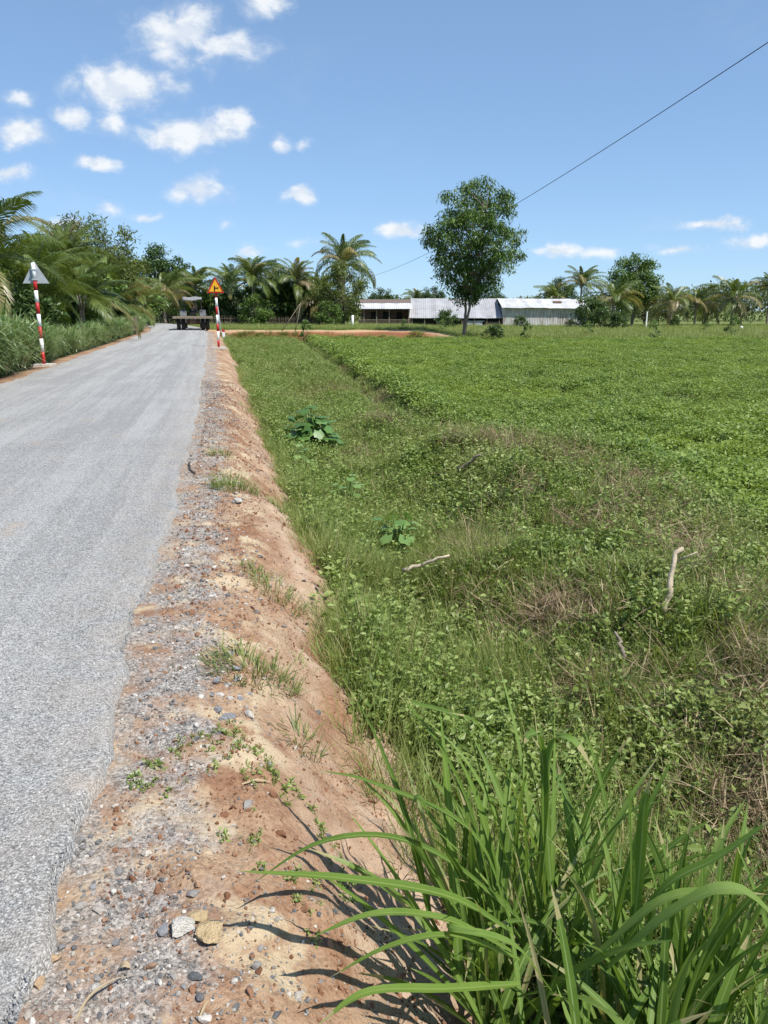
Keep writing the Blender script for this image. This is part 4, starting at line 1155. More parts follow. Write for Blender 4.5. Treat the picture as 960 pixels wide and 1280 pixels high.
def furniture():
    sign_post(55, 455.5, 'road sign seen from behind, grey triangle on a red and white striped pole, left verge', False, name='road_sign')
    sign_post(273.5, 433.5, 'yellow triangular junction warning sign on a red and white pole, right of the tractor', True, name='road_sign')
    o = sign_post(186, 405.5, 'far yellow warning sign on a striped pole at the road bend', True, name='road_sign', scale=.95)
    p = at(186, 402, 88); o.location = (p[0], 88, float(gz(p[0], 88, False)))
    # guide posts
    def guide(u, v, label, h=.85):
        p = on_plane(u, v, -.05); z = float(gz(p[0], p[1], False))
        root = empty('guide_post', (p[0], p[1], z)); tag(root, label, 'guide post', 'white guide posts')
        m = MB(); m.box((0, 0, h * .38), (.16, .16, h * .80)); m.build('post', M['white'], root)
        m = MB(); m.box((0, 0, h * .78 + .09), (.164, .164, .18)); m.build('red_top', M['red'], root)
    guide(279.5, 417, 'short white guide post with a red top right of the warning sign')
    guide(166.5, 415, 'short white guide post at the end of the left verge grass', 1.0)
    p = on_plane(277, 415.5, 0); z = float(gz(p[0], p[1], False))
    m = MB(); m.tube([(0, 0, -.1), (-.13, .05, 1.4), (-.26, .1, 2.75)], .04, 10)
    o = m.build('metal_pole', M['signgrey'], None, True); o.location = (p[0], p[1], z); tag(o, 'thin grey metal pole leaning behind the yellow warning sign', 'pole')
    # plank gate in the left verge
    a = at(158, 400, 53); root = empty('plank_gate', (a[0] - .1, 53, float(gz(a[0], 53, False)) - .05), .1); tag(root, 'weathered plank gate half hidden in the left verge grass', 'gate')
    m = MB()
    for k in range(9): m.box((-.6 + k * .15, 0, .78), (.13, .03, 1.0 + .06 * math.sin(k * 2.3)))
    m.build('boards', M['wood'], root)
    for e in (.45, 1.1):
        m = MB(); m.box((0, -.04, e), (1.4, .05, .09)); m.build('rail', M['wood'], root)
    for e in (-.72, .72):
        m = MB(); m.box((e, 0, .65), (.1, .1, 1.35)); m.build('post', M['wood'], root)
    # stakes
    for (ua, va, ub, vb, Y, lab) in [(352, 424, 375, 380, 62.5, 'long leaning stake propped beside the side road, left one of two'), (369, 424, 376, 378, 62.2, 'long upright stake propped beside the side road, right one of two')]:
        a = at(ua, va, Y); b = at(ub, vb, Y + .6); a[2] = float(gz(a[0], a[1], False)) - .05
        m = MB(); m.tube([(0, 0, 0), (b - a) * .5 + [.03, 0, .03], b - a], [.034, .03, .022], 7); o = m.build('wooden_stake', M['wood'], None, True); o.location = a
        tag(o, lab, 'stake', 'leaning stakes')
    a = at(440.5, 409, 88)
    m = MB(); m.tube([(0, 0, -.1), (.02, 0, .6), (.05, .02, 1.25)], [.17, .15, .13], 10); o = m.build('whitewashed_stump', M['limewash'], None, True); o.location = (a[0], 88, float(gz(a[0], 88, False))); tag(o, 'whitewashed trunk stump at the foot of the olive bamboo', 'stump')
    a = at(927, 408, 100)
    m = MB(); m.tube([(0, 0, 0), (0, 0, .25), (0, 0, .42), (0, 0, .5)], [.16, .2, .17, .05], 10); o = m.build('white_sack', M['limewash'], None, True); o.location = (a[0], 100, float(gz(a[0], 100, False))); tag(o, 'small white sack standing on the meadow near the right edge', 'sack')
    a = at(808, 403, 112)
    m = MB(); m.box((0, 0, 1.1), (.16, .16, 2.3)); o = m.build('fence_post', M['limewash']); o.location = (a[0], 112, float(gz(a[0], 112, False))); tag(o, 'pale post standing in the scrub below the round bright tree', 'post')
    # power line
    ends = [at(472, 343, 112), at(650, 249, 58), at(960, 53, 30)]
    A, B = ends[0], ends[2]
    s = np.linspace(-.12, 1.55, 60)
    P = A + (B - A) * s[:, None]
    mid = ends[1]; tm = (mid[0] - A[0]) / (B[0] - A[0])
    P[:, 2] -= .9 * 4 * (s * (1 - s))
    m = MB(); m.tube(P, .016, 6); o = m.build('power_cable', M['wire'], None, True); tag(o, 'single dark power cable crossing the sky above the field', 'cable')
furniture()

# ------------------------------------------------------------------ tractor, trailer and driver
def ring(mb, c, R0, w, hub=.45, n=28, mi=0, lug=False):
    """tyre around the x axis"""
    prof = [(hub, -.42), (.86, -.5), (.97, -.40), (1.0, -.15), (1.0, .15), (.97, .40), (.86, .5), (hub, .42)]
    th = np.arange(n) * 2 * np.pi / n
    V = np.array([[[c[0] + w * b, c[1] + R0 * a * math.cos(t), c[2] + R0 * a * math.sin(t)] for a, b in prof] for t in th])
    k = len(prof); idx = np.arange(n * k).reshape(n, k); nx = np.roll(idx, -1, 0)
    fs = np.stack([idx[:, :-1], nx[:, :-1], nx[:, 1:], idx[:, 1:]], -1).reshape(-1, 4)
    mb.add(V.reshape(-1, 3), fs, mi)
    if lug:
        for i in range(n):
            t = th[i]
            for s in (-1, 1):
                mb.box((c[0] + s * w * .24, c[1] + R0 * 1.0 * math.cos(t + s * .05), c[2] + R0 * 1.0 * math.sin(t + s * .05)), (w * .44, .06, .07), mi, M=[[1, 0, 0], [0, -math.sin(t), math.cos(t)], [0, math.cos(t), math.sin(t)]])

def disc(mb, c, r, w, n=20, mi=0): mb.tube([(c[0] - w / 2, c[1], c[2]), (c[0] + w / 2, c[1], c[2])], r, n, mi)

def wheel(parent, c, r, w, lug=False):
    m = MB(); ring(m, c, r, w, lug=lug); t = m.build('wheel', M['rubber'], parent)
    m = MB(); disc(m, c, r * .47, w * .5); disc(m, c, r * .14, w * .8); m.build('rim', M['rust'], t, False)

def vehicles():
    rz = math.atan(.235); p = on_plane(242, 413.3, 0); gzv = .03
    root = empty('flatbed_trailer', (p[0], p[1], gzv), rz); tag(root, 'flat wooden farm trailer with four black tyres, hitched behind the tractor', 'trailer')
    m = MB()
    for i in range(12): m.box((-1.45 + i * .2636, 2.0, 1.02 + .01 * (i % 3)), (.25, 4.4, .06))
    m.build('deck', M['wood'], root)
    for yb in (-.26, 4.26):
        m = MB(); m.box((0, yb, .98), (3.1, .1, .16)); m.build('edge_beam', M['wood'], root)
    m = MB(); m.box((-.45, 2, .86), (.1, 4.3, .16)); m.box((.45, 2, .86), (.1, 4.3, .16)); m.tube([(-1.2, .55, .52), (1.2, .55, .52)], .07, 10); m.box((0, .55, .66), (.9, .14, .24)); m.box((0, .05, .62), (.5, .3, .28)); m.tube([(0, 4.2, .85), (0, 5.4, .62)], .06, 8)
    for s in (-1, 1): m.box((s * .45, .55, .64), (.1, .8, .2))
    m.build('chassis', M['rust'], root)
    for x in (-1.12, -.76, .76, 1.12): wheel(root, (x, .55, .52), .52, .30)
    # tractor
    h = np.array([-math.sin(rz), math.cos(rz)])
    tp = np.array(p[:2]) + h * 6.2
    root = empty('farm_tractor', (tp[0], tp[1], gzv), rz); tag(root, 'old farm tractor with pale fenders and a grey canopy, towing a flat trailer', 'tractor')
    for x in (-.82, .82): wheel(root, (x, 0, .72), .72, .42, True)
    for x in (-.66, .66): wheel(root, (x, 2.1, .42), .42, .24, True)
    for s in (-1, 1):
        m = MB(); th = np.linspace(-.25, math.pi * .93, 14)
        outer = [(s * .82, -.86 * math.cos(q), .72 + .86 * math.sin(q)) for q in th]
        V = []
        for q in outer:
            for dx in (-.27, .27): V.append((q[0] + dx, q[1], q[2]))
        fs = [[2 * i, 2 * i + 1, 2 * i + 3, 2 * i + 2] for i in range(13)]
        m.add(V, fs)
        q = [(s * .55, -.86 * math.cos(a), .72 + .86 * math.sin(a)) for a in th]
        m.add(q, [list(range(14))])
        f = m.build('fender', M['fender'], root); md = f.modifiers.new('thick', 'SOLIDIFY'); md.thickness = .025
    m = MB(); m.box((0, 0, .72), (.5, .9, .55)); m.box((0, 1.1, .78), (.36, 1.5, .45)); m.tube([(-.6, 2.1, .42), (.6, 2.1, .42)], .06, 8); m.tube([(-.75, 0, .72), (.75, 0, .72)], .13, 10); m.build('chassis', M['darkmetal'], root)
    m = MB(); m.box((0, 1.6, 1.22), (.56, 1.55, .48)); m.box((0, 1.6, 1.48), (.48, 1.5, .06)); m.build('bonnet', M['rust'], root)
    m = MB(); m.tube([(.2, 1.9, 1.4), (.2, 1.9, 2.2)], .04, 10); m.build('exhaust_pipe', M['darkmetal'], root)
    m = MB(); m.box((0, -.05, 1.06), (.5, .46, .1)); m.box((0, -.28, 1.28), (.5, .08, .36)); m.build('seat', M['black'], root)
    m = MB(); t = np.linspace(0, 2 * np.pi, 25); m.tube([(.21 * math.cos(a), .62 + .08 * math.sin(a), 1.52 + .2 * math.sin(a)) for a in t], .017, 6, cap=False); m.tube([(0, .62, 1.52), (0, .95, 1.25)], .025, 6); m.tube([(-.2, .62, 1.52), (.2, .62, 1.52)], .012, 6); m.build('steering_wheel', M['black'], root)
    for x in (-.72, .72):
        for y in (-.55, .95):
            m = MB(); m.tube([(x, y, 1.2), (x, y, 2.42)], .025, 8); m.build('canopy_post', M['darkmetal'], root)
    # canopy: sheet with a hanging rear flap
    m = MB(); nx = 9; xs = np.linspace(-.80, .80, nx)
    rows = [(-.82, 2.26, .16), (-.80, 2.40, .06), (-.70, 2.60, 0), (.1, 2.66, 0), (1.1, 2.56, 0)]
    V = [(x, y, z + .04 * math.sin(x * 5 + y * 2) + tilt * (x + .8) * .55) for y, z, tilt in rows for x in xs]
    idx = np.arange(len(V)).reshape(len(rows), nx)
    m.add(V, np.stack([idx[:-1, :-1], idx[:-1, 1:], idx[1:, 1:], idx[1:, :-1]], -1).reshape(-1, 4))
    c = m.build('canopy', M['tarp'], root, True); md = c.modifiers.new('thick', 'SOLIDIFY'); md.thickness = .02
    # driver
    seat = Matrix.Translation((tp[0], tp[1], gzv)) @ Matrix.Rotation(rz, 4, 'Z')
    def skin(name, verts, edges, radii, mat, sub=2):
        me = bpy.data.meshes.new(name); me.from_pydata(verts, edges, []); me.materials.append(mat)
        o = bpy.data.objects.new(name, me); COL.objects.link(o)
        md = o.modifiers.new('skin', 'SKIN'); md.use_smooth_shade = True
        for i, r in enumerate(radii):
            r = r if isinstance(r, tuple) else (r, r)
            me.skin_vertices[0].data[i].radius = r
        me.skin_vertices[0].data[0].use_root = True
        s_ = o.modifiers.new('sub', 'SUBSURF'); s_.levels = sub; s_.render_levels = sub
        return o
    V = [(0, -.08, 1.18), (0, -.08, 1.36), (0, -.04, 1.56), (0, 0, 1.66), (0, .02, 1.74), (0, .04, 1.84), (0, .045, 1.93),
         (-.20, -.03, 1.57), (-.27, .12, 1.36), (-.19, .36, 1.46), (-.17, .46, 1.50), (-.165, .54, 1.53),
         (.20, -.03, 1.57), (.27, .12, 1.36), (.19, .36, 1.46), (.17, .46, 1.50), (.165, .54, 1.53),
         (-.11, 0, 1.16), (-.17, .40, 1.17), (-.17, .47, .78), (-.17, .62, .73),
         (.11, 0, 1.16), (.17, .40, 1.17), (.17, .47, .78), (.17, .62, .73)]
    E = [(0, 1), (1, 2), (2, 3), (3, 4), (4, 5), (5, 6), (2, 7), (7, 8), (8, 9), (9, 10), (10, 11), (2, 12), (12, 13), (13, 14), (14, 15), (15, 16), (0, 17), (17, 18), (18, 19), (19, 20), (0, 21), (21, 22), (22, 23), (23, 24)]
    r = [(.16, .12), (.15, .11), (.13, .10), .06, .055, (.085, .10), (.075, .085), .065, .045, .035, .032, .028, .065, .045, .035, .032, .028, .095, .07, .05, .04, .095, .07, .05, .04]
    body = skin('person', V, E, r, M['skin']); body.matrix_world = seat
    tag(body, 'driver in a dark shirt sitting on the tractor under the canopy', 'person')
    sh = skin('shirt', [V[i] for i in (0, 1, 2, 3, 7, 8, 12, 13)], [(0, 1), (1, 2), (2, 3), (2, 4), (4, 5), (2, 6), (6, 7)], [(.18, .14), (.17, .13), (.15, .12), .07, .08, .06, .08, .06], M['cloth']); sh.parent = body
    tr = skin('trousers', [V[i] for i in (0, 17, 18, 19, 21, 22, 23)], [(0, 1), (1, 2), (2, 3), (0, 4), (4, 5), (5, 6)], [(.18, .14), .11, .085, .065, .11, .085, .065], M['trousers']); tr.parent = body
    hr = skin('hair', [(0, .01, 1.86), (0, .02, 1.95), (0, .03, 2.0)], [(0, 1), (1, 2)], [(.09, .085), (.092, .095), (.06, .065)], M['hair']); hr.parent = body
    for x in (-.032, .032):
        m = MB(); m.tube([(x, .125, 1.875), (x, .137, 1.875)], .012, 8); m.build('eye', M['black'], body)
    m = MB(); m.tube([(-.03, .13, 1.79), (.03, .13, 1.79)], .007, 6); m.build('mouth', M['black'], body)
    m = MB(); m.tube([(0, .12, 1.87), (0, .155, 1.83), (0, .13, 1.825)], [.008, .016, .012], 8); m.build('nose', M['skin'], body, True)
vehicles()

# ------------------------------------------------------------------ foreground
def long_leaf(mb, pts, w, tone, up=None, fold=.22, K=18, mib=.16, twist=1.0):
    """arching grass leaf with a pale midrib, V shaped section"""
    pts = np.asarray(pts, float)
    # Catmull-Rom resample
    q = np.linspace(0, len(pts) - 1, K); out = []
    ext = np.vstack([2 * pts[0] - pts[1], pts, 2 * pts[-1] - pts[-2]])
    for t in q:
        i = min(int(t), len(pts) - 2); f = t - i
        a, b, c, d = ext[i:i + 4]
        out.append(.5 * ((2 * b) + (-a + c) * f + (2 * a - 5 * b + 4 * c - d) * f * f + (-a + 3 * b - 3 * c + d) * f ** 3))
    P = np.array(out); s = np.linspace(0, 1, K)
    T = np.gradient(P, axis=0); T /= np.linalg.norm(T, axis=1)[:, None] + 1e-9
    ch = P[-1] - P[0]
    S0 = np.cross(ch, [0, 0, 1.0]); S0 /= np.linalg.norm(S0) + 1e-9
    if up is not None: S0 = np.array(up, float)
    S = S0 - T * (T @ S0)[:, None]; S /= np.linalg.norm(S, axis=1)[:, None] + 1e-9
    tw = (R.normal(0, .35) + R.normal(0, .6) * s) * twist
    Nn = np.cross(S, T); Nn *= np.sign(Nn[:, 2:3].mean() + 1e-6)
    S2 = S * np.cos(tw)[:, None] + Nn * np.sin(tw)[:, None]; N2 = np.cross(T, S2); N2 *= np.sign((N2 * Nn).sum(1))[:, None]
    hw = .5 * w * np.interp(s, [0, .08, .3, .6, .85, 1], [.55, .8, 1, .9, .5, .02])
    rip = 1 + .06 * np.sin(s * 23 + R.uniform(0, 6))
    e = hw * rip; m = hw * mib * np.interp(s, [0, 1], [1.3, .5])
    V = np.stack([P - S2 * e[:, None] + N2 * (e * fold)[:, None], P - S2 * m[:, None], P + S2 * m[:, None], P + S2 * e[:, None] + N2 * (e * fold)[:, None]], 1)
    idx = np.arange(K * 4).reshape(K, 4)
    sd = np.concatenate([np.stack([idx[:-1, j], idx[:-1, j + 1], idx[1:, j + 1], idx[1:, j]], -1) for j in (0, 2)])
    md = np.stack([idx[:-1, 1], idx[:-1, 2], idx[1:, 2], idx[1:, 1]], -1)
    tt = np.tile(np.where(s[:-1] > R.uniform(.78, .96), 1.0 if R.uniform() < .6 else tone, tone) + R.normal(0, .03, K - 1), 2)
    b0 = mb.n
    mb.add(V.reshape(-1, 3), sd, 0, tt)
    mb.f.append((md + b0, 0, np.full(len(md), .84)))

def tiller(lb, sb, base, az, lean, hs, nl, Ll, w=.026):
    H = np.array([math.cos(az), math.sin(az), 0])
    s = np.linspace(0, 1, 6)
    P = base + np.outer(s * hs * math.sin(lean), H) + np.outer(s * hs * math.cos(lean), [0, 0, 1.0]) + np.outer(s ** 2 * hs * .1, H)
    sb.tube(P, np.linspace(.009, .005, 6), 7, tone=.62, cap=False)
    a0 = R.uniform(0, 6.283)
    for k in range(nl):
        f = .25 + .75 * k / max(1, nl - 1)
        p = np.array([np.interp(f, s, P[:, j]) for j in range(3)])
        a = a0 + k * math.pi + R.normal(0, .5)
        a = math.atan2(math.sin(a) + .6 * math.sin(az), math.cos(a) + .6 * math.cos(az))
        L = Ll * R.uniform(.65, 1.15) * (1.0 if k else .7)
        th0 = lean + R.uniform(.15, .45) - .22 * f; bd = R.uniform(.35, 1.5) * (1.25 - .55 * f)
        if k == nl - 1: th0, bd = lean * .6 + R.uniform(.0, .12), R.uniform(.15, .9)
        q = np.linspace(0, 1, 6); th = th0 + bd * q ** 1.6
        D = np.array([math.cos(a), math.sin(a), 0])
        st = L / 5
        pts = p + np.outer(np.concatenate([[0], np.cumsum(np.sin(th[:-1]) * st)]), D) + np.outer(np.concatenate([[0], np.cumsum(np.cos(th[:-1]) * st)]), [0, 0, 1.0])
        dead = R.uniform() < (.30 if k < 2 else .03)
        long_leaf(lb, pts, w * R.uniform(.55, 1.25) * (.7 if dead else 1), .97 if dead else R.uniform(.1, .76), up=(-math.sin(a), math.cos(a), 0))

def foreground():
    G = 'tall grass clumps in the foreground'
    def clump(c, nt, rr, azc, spread, hs, Ll, label, heroes=(), lean=(.03, .36), w=.027):
        z = float(gz(c[0], c[1], False))
        root = empty('tall_grass_clump', (c[0], c[1], z)); tag(root, label, 'grass clump', G)
        lb, sb = MB(), MB()
        for k in range(nt):
            a = R.uniform(0, 6.283); r = rr * math.sqrt(R.uniform(0, 1))
            b = np.array([r * math.cos(a), r * math.sin(a), 0]); b[2] = float(gz(c[0] + b[0], c[1] + b[1], False)) - z - .03
            tiller(lb, sb, b, azc + R.normal(0, spread), R.uniform(*lean), hs * R.uniform(.6, 1.2), R.integers(4, 7), Ll, w)
        for pts, w_, tn in heroes:
            W = np.array([at(u, v, Y) for u, v, Y in pts]) - [c[0], c[1], z]
            long_leaf(lb, W, w_ * .95, tn, twist=.3)
        lb.build('leaves', M['elephant'], root, True); sb.build('stems', M['elephant'], root, True)
    # base positions found on the lower bank
    hero1 = [([(640, 1165, 1.78), (560, 1120, 1.72), (430, 1098, 1.66), (298, 1089, 1.62)], .034, .45),
             ([(650, 1150, 1.85), (560, 1075, 1.85), (480, 1045, 1.85), (395, 1055, 1.8), (315, 1105, 1.75)], .028, .3),
             ([(640, 1160, 1.8), (590, 1040, 1.9), (470, 980, 1.95), (395, 962, 1.95)], .024, .35),
             ([(640, 1190, 1.7), (560, 1150, 1.62), (470, 1142, 1.58), (388, 1172, 1.55)], .030, .6),
             ([(650, 1200, 1.65), (570, 1170, 1.55), (490, 1182, 1.5), (412, 1222, 1.46)], .028, .55),
             ([(650, 1230, 1.6), (560, 1236, 1.5), (460, 1240, 1.45), (396, 1282, 1.4)], .028, .6),
             ([(620, 1150, 1.9), (590, 1020, 1.95), (548, 930, 1.95), (498, 868, 1.95)], .026, .3),
             ([(650, 1130, 1.95), (610, 1000, 1.98), (578, 905, 1.95), (520, 880, 1.9), (508, 872, 1.88)], .030, .25),
             ([(660, 1120, 1.95), (650, 1010, 1.95), (600, 910, 1.92), (560, 890, 1.9)], .026, .5),
             ([(600, 1180, 1.8), (540, 1090, 1.85), (515, 1010, 1.85), (530, 1000, 1.83), (545, 1065, 1.8)], .030, .35),
             ([(690, 1240, 1.6), (640, 1180, 1.6), (560, 1160, 1.55), (600, 1165, 1.5)], .028, .65)]
    hero2 = [([(690, 1120, 2.0), (683, 1010, 2.0), (690, 930, 2.0), (715, 925, 1.95), (742, 962, 1.92)], .040, .5),
             ([(680, 1120, 2.0), (672, 1000, 2.02), (655, 935, 2.02), (648, 880, 2.02)], .022, .3),
             ([(672, 1110, 2.0), (680, 1000, 2.0), (675, 925, 2.0), (663, 918, 1.97), (655, 930, 1.95)], .036, .25),
             ([(700, 1150, 1.9), (750, 1060, 1.9), (790, 1015, 1.88), (830, 1000, 1.85)], .030, .4)]
    hero3 = [([(790, 1190, 1.8), (788, 1080, 1.82), (786, 1000, 1.82), (788, 975, 1.82)], .032, .3),
             ([(790, 1180, 1.8), (800, 1080, 1.82), (805, 1010, 1.82), (812, 975, 1.82)], .034, .4),
             ([(770, 1200, 1.75), (830, 1110, 1.75), (900, 1070, 1.72), (985, 1010, 1.7)], .036, .45),
             ([(760, 1210, 1.7), (840, 1140, 1.65), (920, 1110, 1.62), (990, 1170, 1.6)], .044, .72),
             ([(740, 1200, 1.75), (820, 1130, 1.72), (880, 1115, 1.7), (960, 1118, 1.66)], .036, .7)]
    clump((.36, 1.86), 11, .13, 2.3, .8, .42, .74, 'grass clump whose long leaves arch left over the bare red soil', hero1, (.05, .45))
    clump((.58, 2.05), 11, .12, 1.6, .9, .5, .72, 'tall upright grass clump with broad folded leaf tips, right of the arching one', hero2)
    clump((.80, 1.80), 11, .14, .8, 1.2, .46, .68, 'broad bladed grass clump between the tall upright clump and the right edge', hero3)
    clump((1.05, 1.66), 9, .14, .2, 1.2, .42, .68, 'grass clump cut by the right edge of the picture, low down', ())
    clump((.50, 1.50), 8, .12, 2.6, 1.4, .28, .56, 'low grass clump at the bottom edge in front of the arching one', (), (.15, .7))
    clump((.80, 1.48), 7, .12, .6, 1.4, .3, .55, 'low grass clump at the bottom right corner', (), (.1, .6))
    clump((1.02, 2.10), 6, .12, .5, 1.2, .36, .6, 'thinner grass clump behind the right hand blades', ())

    # grass tufts on the shoulder
    G2 = 'grass tufts on the shoulder'
    for u, v, n, h, lab in [(294, 610, 330, .2, 'grey green grass tuft beside the white stone on the shoulder'), (345, 718, 220, .13, 'sparse grass tuft halfway down the bank'),
                            (318, 705, 80, .09, 'tiny grass tuft left of the sparse bank tuft'), (318, 828, 340, .13, 'spreading grass tuft by the heap of grey gravel'), (372, 880, 60, .13, 'thin dry grass tuft on the crest below the gravel heap'),
                            (275, 570, 140, .14, 'yellowish grass tuft high on the shoulder'), (352, 603, 160, .17, 'wispy dry tuft at the foot of the bank')]:
        p = on_plane(u, v, -.06); 
        mb = MB(); a = R.uniform(0, 6.283, n); r = .105 * np.sqrt(R.uniform(0, 1, n)) * math.sqrt(n / 140)
        bx = r * np.cos(a) * 1.3; by = r * np.sin(a) * 1.2
        z0 = float(gz(p[0], p[1]))
        base = np.stack([bx, by, gz(p[0] + bx, p[1] + by) - z0 - .01], 1)
        mb.blades(base, a + R.normal(0, .8, n), h * R.uniform(.5, 1.2, n), R.uniform(.1, .9, n), R.uniform(.3, 1.2, n), R.uniform(.003, .006, n), R.choice([.0, .1, .3, .5, 1.0], n), 5)
        o = mb.build('grass_tuft', M['grass']); o.location = (p[0], p[1], z0); tag(o, lab, 'grass tuft', G2)

    # broad leaved plants
    def broad(name, u, v, zp, rr, h, nl, leaf, label, tone):
        p = hit(u, v, h * .35); z = float(gz(p[0], p[1], False))
        root = empty(name, (p[0], p[1], z)); tag(root, label, 'plant', 'broad leaved plants in the ditch')
        lb, sb = MB(), MB()
        for k in range(nl):
            a = k * 2.4 + R.normal(0, .3); r = rr * math.sqrt((k + .5) / nl); zz = h * (1 - .75 * (r / rr) ** 2) * R.uniform(.45, 1.1)
            c = np.array([r * math.cos(a), r * math.sin(a), zz])
            sb.tube([(c[0] * .15, c[1] * .15, -.05), (c[0] * .5, c[1] * .5, zz * .7), c], [.008, .006, .004], 5, cap=False)
            L = leaf * R.uniform(.7, 1.25); til = R.normal(.15, .3)
            # lobed rounded leaf as a fan
            n = 11; th = np.linspace(-2.6, 2.6, n)
            rad_ = L * .5 * (1 + .16 * np.cos(th * 5)) * (1 - .12 * np.abs(th) / 2.6)
            lx = rad_ * np.cos(th) + L * .15; ly = rad_ * np.sin(th); lz = -.25 * (lx ** 2 + ly ** 2) / L + R.normal(0, .004, n)
            ca, sa = math.cos(a), math.sin(a)
            lz2 = lz - lx * math.sin(til); lx2 = lx * math.cos(til)
            V = np.stack([lx2 * ca - ly * sa, lx2 * sa + ly * ca, lz2], 1) + c
            V = np.vstack([c, V])
            lb.add(V, [[0, i, i + 1] for i in range(1, n)], 0, np.clip(R.normal(tone, .2), 0, 1))
        lb.build('leaves', M['bigleaf'], root, True); sb.build('stems', M['bigleaf'], root, True)
    broad('broadleaf_plant', 388, 548, -.72, .52, .85, 150, .19, 'dense dark broad leaved plant at the foot of the red bank', .35)
    broad('broadleaf_plant', 437, 625, -.8, .28, .5, 30, .13, 'small pale broad leaved plant in the ditch grass, behind the other pale one', .85)
    broad('broadleaf_plant', 497, 685, -.8, .36, .52, 44, .13, 'wider pale broad leaved plant near the stick in the ditch', .85)
    broad('broadleaf_plant', 378, 580, -.78, .25, .42, 22, .12, 'little pale plant just below the dense dark plant', .8)

    # stones and clods that can be told apart
    def stone(u, v, zp, size, mat, label, name='stone', flat=.7, seed=1):
        p = on_plane(u, v, zp); me = stone_mesh(seed, mat, 4 if size > .03 else 3, .45, flat); me.name = name
        o = bpy.data.objects.new(name, me); COL.objects.link(o)
        o.location = (p[0], p[1], float(gz(p[0], p[1])) + size * flat * .35); o.scale = (size,) * 3; o.rotation_euler = (0, 0, seed)
        tag(o, label, 'stone', 'larger stones on the shoulder')
    def one(name, c): return stone_mat(name, [(0, tuple(q * .9 for q in c)), (1, c)], .5)
    ye, wh, gy, rd, tn = one('yellow_clay', (.52, .39, .22)), one('white_stone', (.60, .56, .50)), one('grey_stone', (.30, .30, .31)), one('red_clay', (.24, .11, .06)), one('tan_clay', (.52, .36, .22))
    stone(262, 1163, -.04, .062, ye, 'crumbly yellow clay lump in the red soil', 'clay_lump', .3, 3)
    stone(246, 1143, -.04, .034, ye, 'smaller yellow clay lump against the big one', 'clay_lump', .35, 13)
    stone(226, 1162, -.04, .036, wh, 'whitish stone beside the yellow clay lump', 'stone', .6, 4)
    stone(204, 1160, -.04, .020, gy, 'pale grey stone left of the whitish one', 'stone', .6, 5)
    stone(351, 1026, -.08, .019, rd, 'round dark red clod on the crest', 'soil_clod', .9, 6)
    stone(65, 1203, -.04, .026, tn, 'tan clay lump near the road edge, upper of two', 'clay_lump', .6, 7)
    stone(48, 1232, -.04, .022, tn, 'tan clay lump near the road edge, lower of two', 'clay_lump', .6, 8)
    stone(116, 1112, -.04, .019, gy, 'flat grey stone by the road edge', 'stone', .4, 9)
    stone(298, 632, -.06, .055, wh, 'white topped stone by the upper grass tuft', 'stone', .6, 10)
    stone(338, 944, -.08, .020, gy, 'grey stone among the seedlings on the crest', 'stone', .7, 12)
    stone(324, 1208, -.06, .013, rd, 'small red clod in the bare soil', 'soil_clod', .85, 14)
    for i in range(16):
        u, v = 292 + R.normal(0, 16), 868 + R.normal(0, 22)
        stone(u, v, -.05, R.uniform(.014, .032), [gy, wh, gy][i % 3], 'broken grey stone of the gravel heap below the spreading tuft', 'stone', .6, 30 + i)

    # dry stalks and branches
    def stick(pts, r, label, name, mat='deadwood', grp='dead sticks', twigs=()):
        P = np.array(pts, float); c = P[0].copy()
        m = MB(); k = 10; q = np.linspace(0, len(P) - 1, k)
        C = np.stack([np.interp(q, np.arange(len(P)), P[:, j]) for j in range(3)], 1) - c
        C += R.normal(0, r * .4, C.shape)
        m.tube(C, r * np.linspace(1.1, .65, k) * R.uniform(.85, 1.15, k), 8)
        for tw in twigs:
            T = np.array(tw, float) - c; m.tube(T, np.linspace(r * .4, r * .15, len(T)), 6)
        o = m.build(name, M[mat], None, True); o.location = c; tag(o, label, 'stick', grp)
    def gp(u, v, zp, up=0): 
        p = on_plane(u, v, zp); p[2] = float(gz(p[0], p[1], False)) + up; return p
    a = hit(836, 735, .22); Yb = a[1]; b = at(851, 682, Yb + .1); a = a + (a - b) * .5
    stick([a, a * .7 + b * .3 + [.012, 0, 0], a * .35 + b * .65 + [-.014, 0, 0], b], .021, 'thick pale broken branch sticking up from the weeds on the right', 'dead_branch', twigs=[[b * .75 + a * .25, at(872, 690, Yb), at(874, 700, Yb)]])
    a = hit(505, 713, .3); b = hit(560, 693, .36)
    stick([a, b], .016, 'thin pale stick lying in the ditch weeds', 'dead_branch')
    a = hit(573, 588, .3); b = hit(600, 568, .4)
    stick([a, b], .022, 'brown stick poking out of the far weeds', 'dead_branch', 'wood')
    a = hit(782, 822, .22); b = hit(768, 788, .3)
    stick([a, b], .014, 'short brown stick low on the berm', 'dead_branch', 'wood')
    def straw(pts, w, label):
        P = np.array([on_plane(u, v, -.04) for u, v in pts]); P[:, 2] = gz(P[:, 0], P[:, 1]) + .008 + .012 * np.sin(np.linspace(0, 3.1, len(P)))
        c = P[0].copy(); m = MB(); long_leaf(m, P - c, w, 1.0, mib=.2); o = m.build('dry_leaf', M['straw'], None, True); o.location = c; tag(o, label, 'dry leaf', 'dry leaves on the shoulder')
    straw([(95, 1280), (112, 1254), (142, 1237), (174, 1219)], .0095, 'curled dry straw leaf near the bottom left of the shoulder')
    straw([(146, 1216), (155, 1213), (164, 1217)], .018, 'short dry leaf piece above the curled one')
    straw([(54, 1167), (66, 1166), (78, 1166)], .007, 'short straw by the road edge')
    straw([(248, 1268), (256, 1252), (263, 1241)], .005, 'thin straw on the red soil at the bottom')
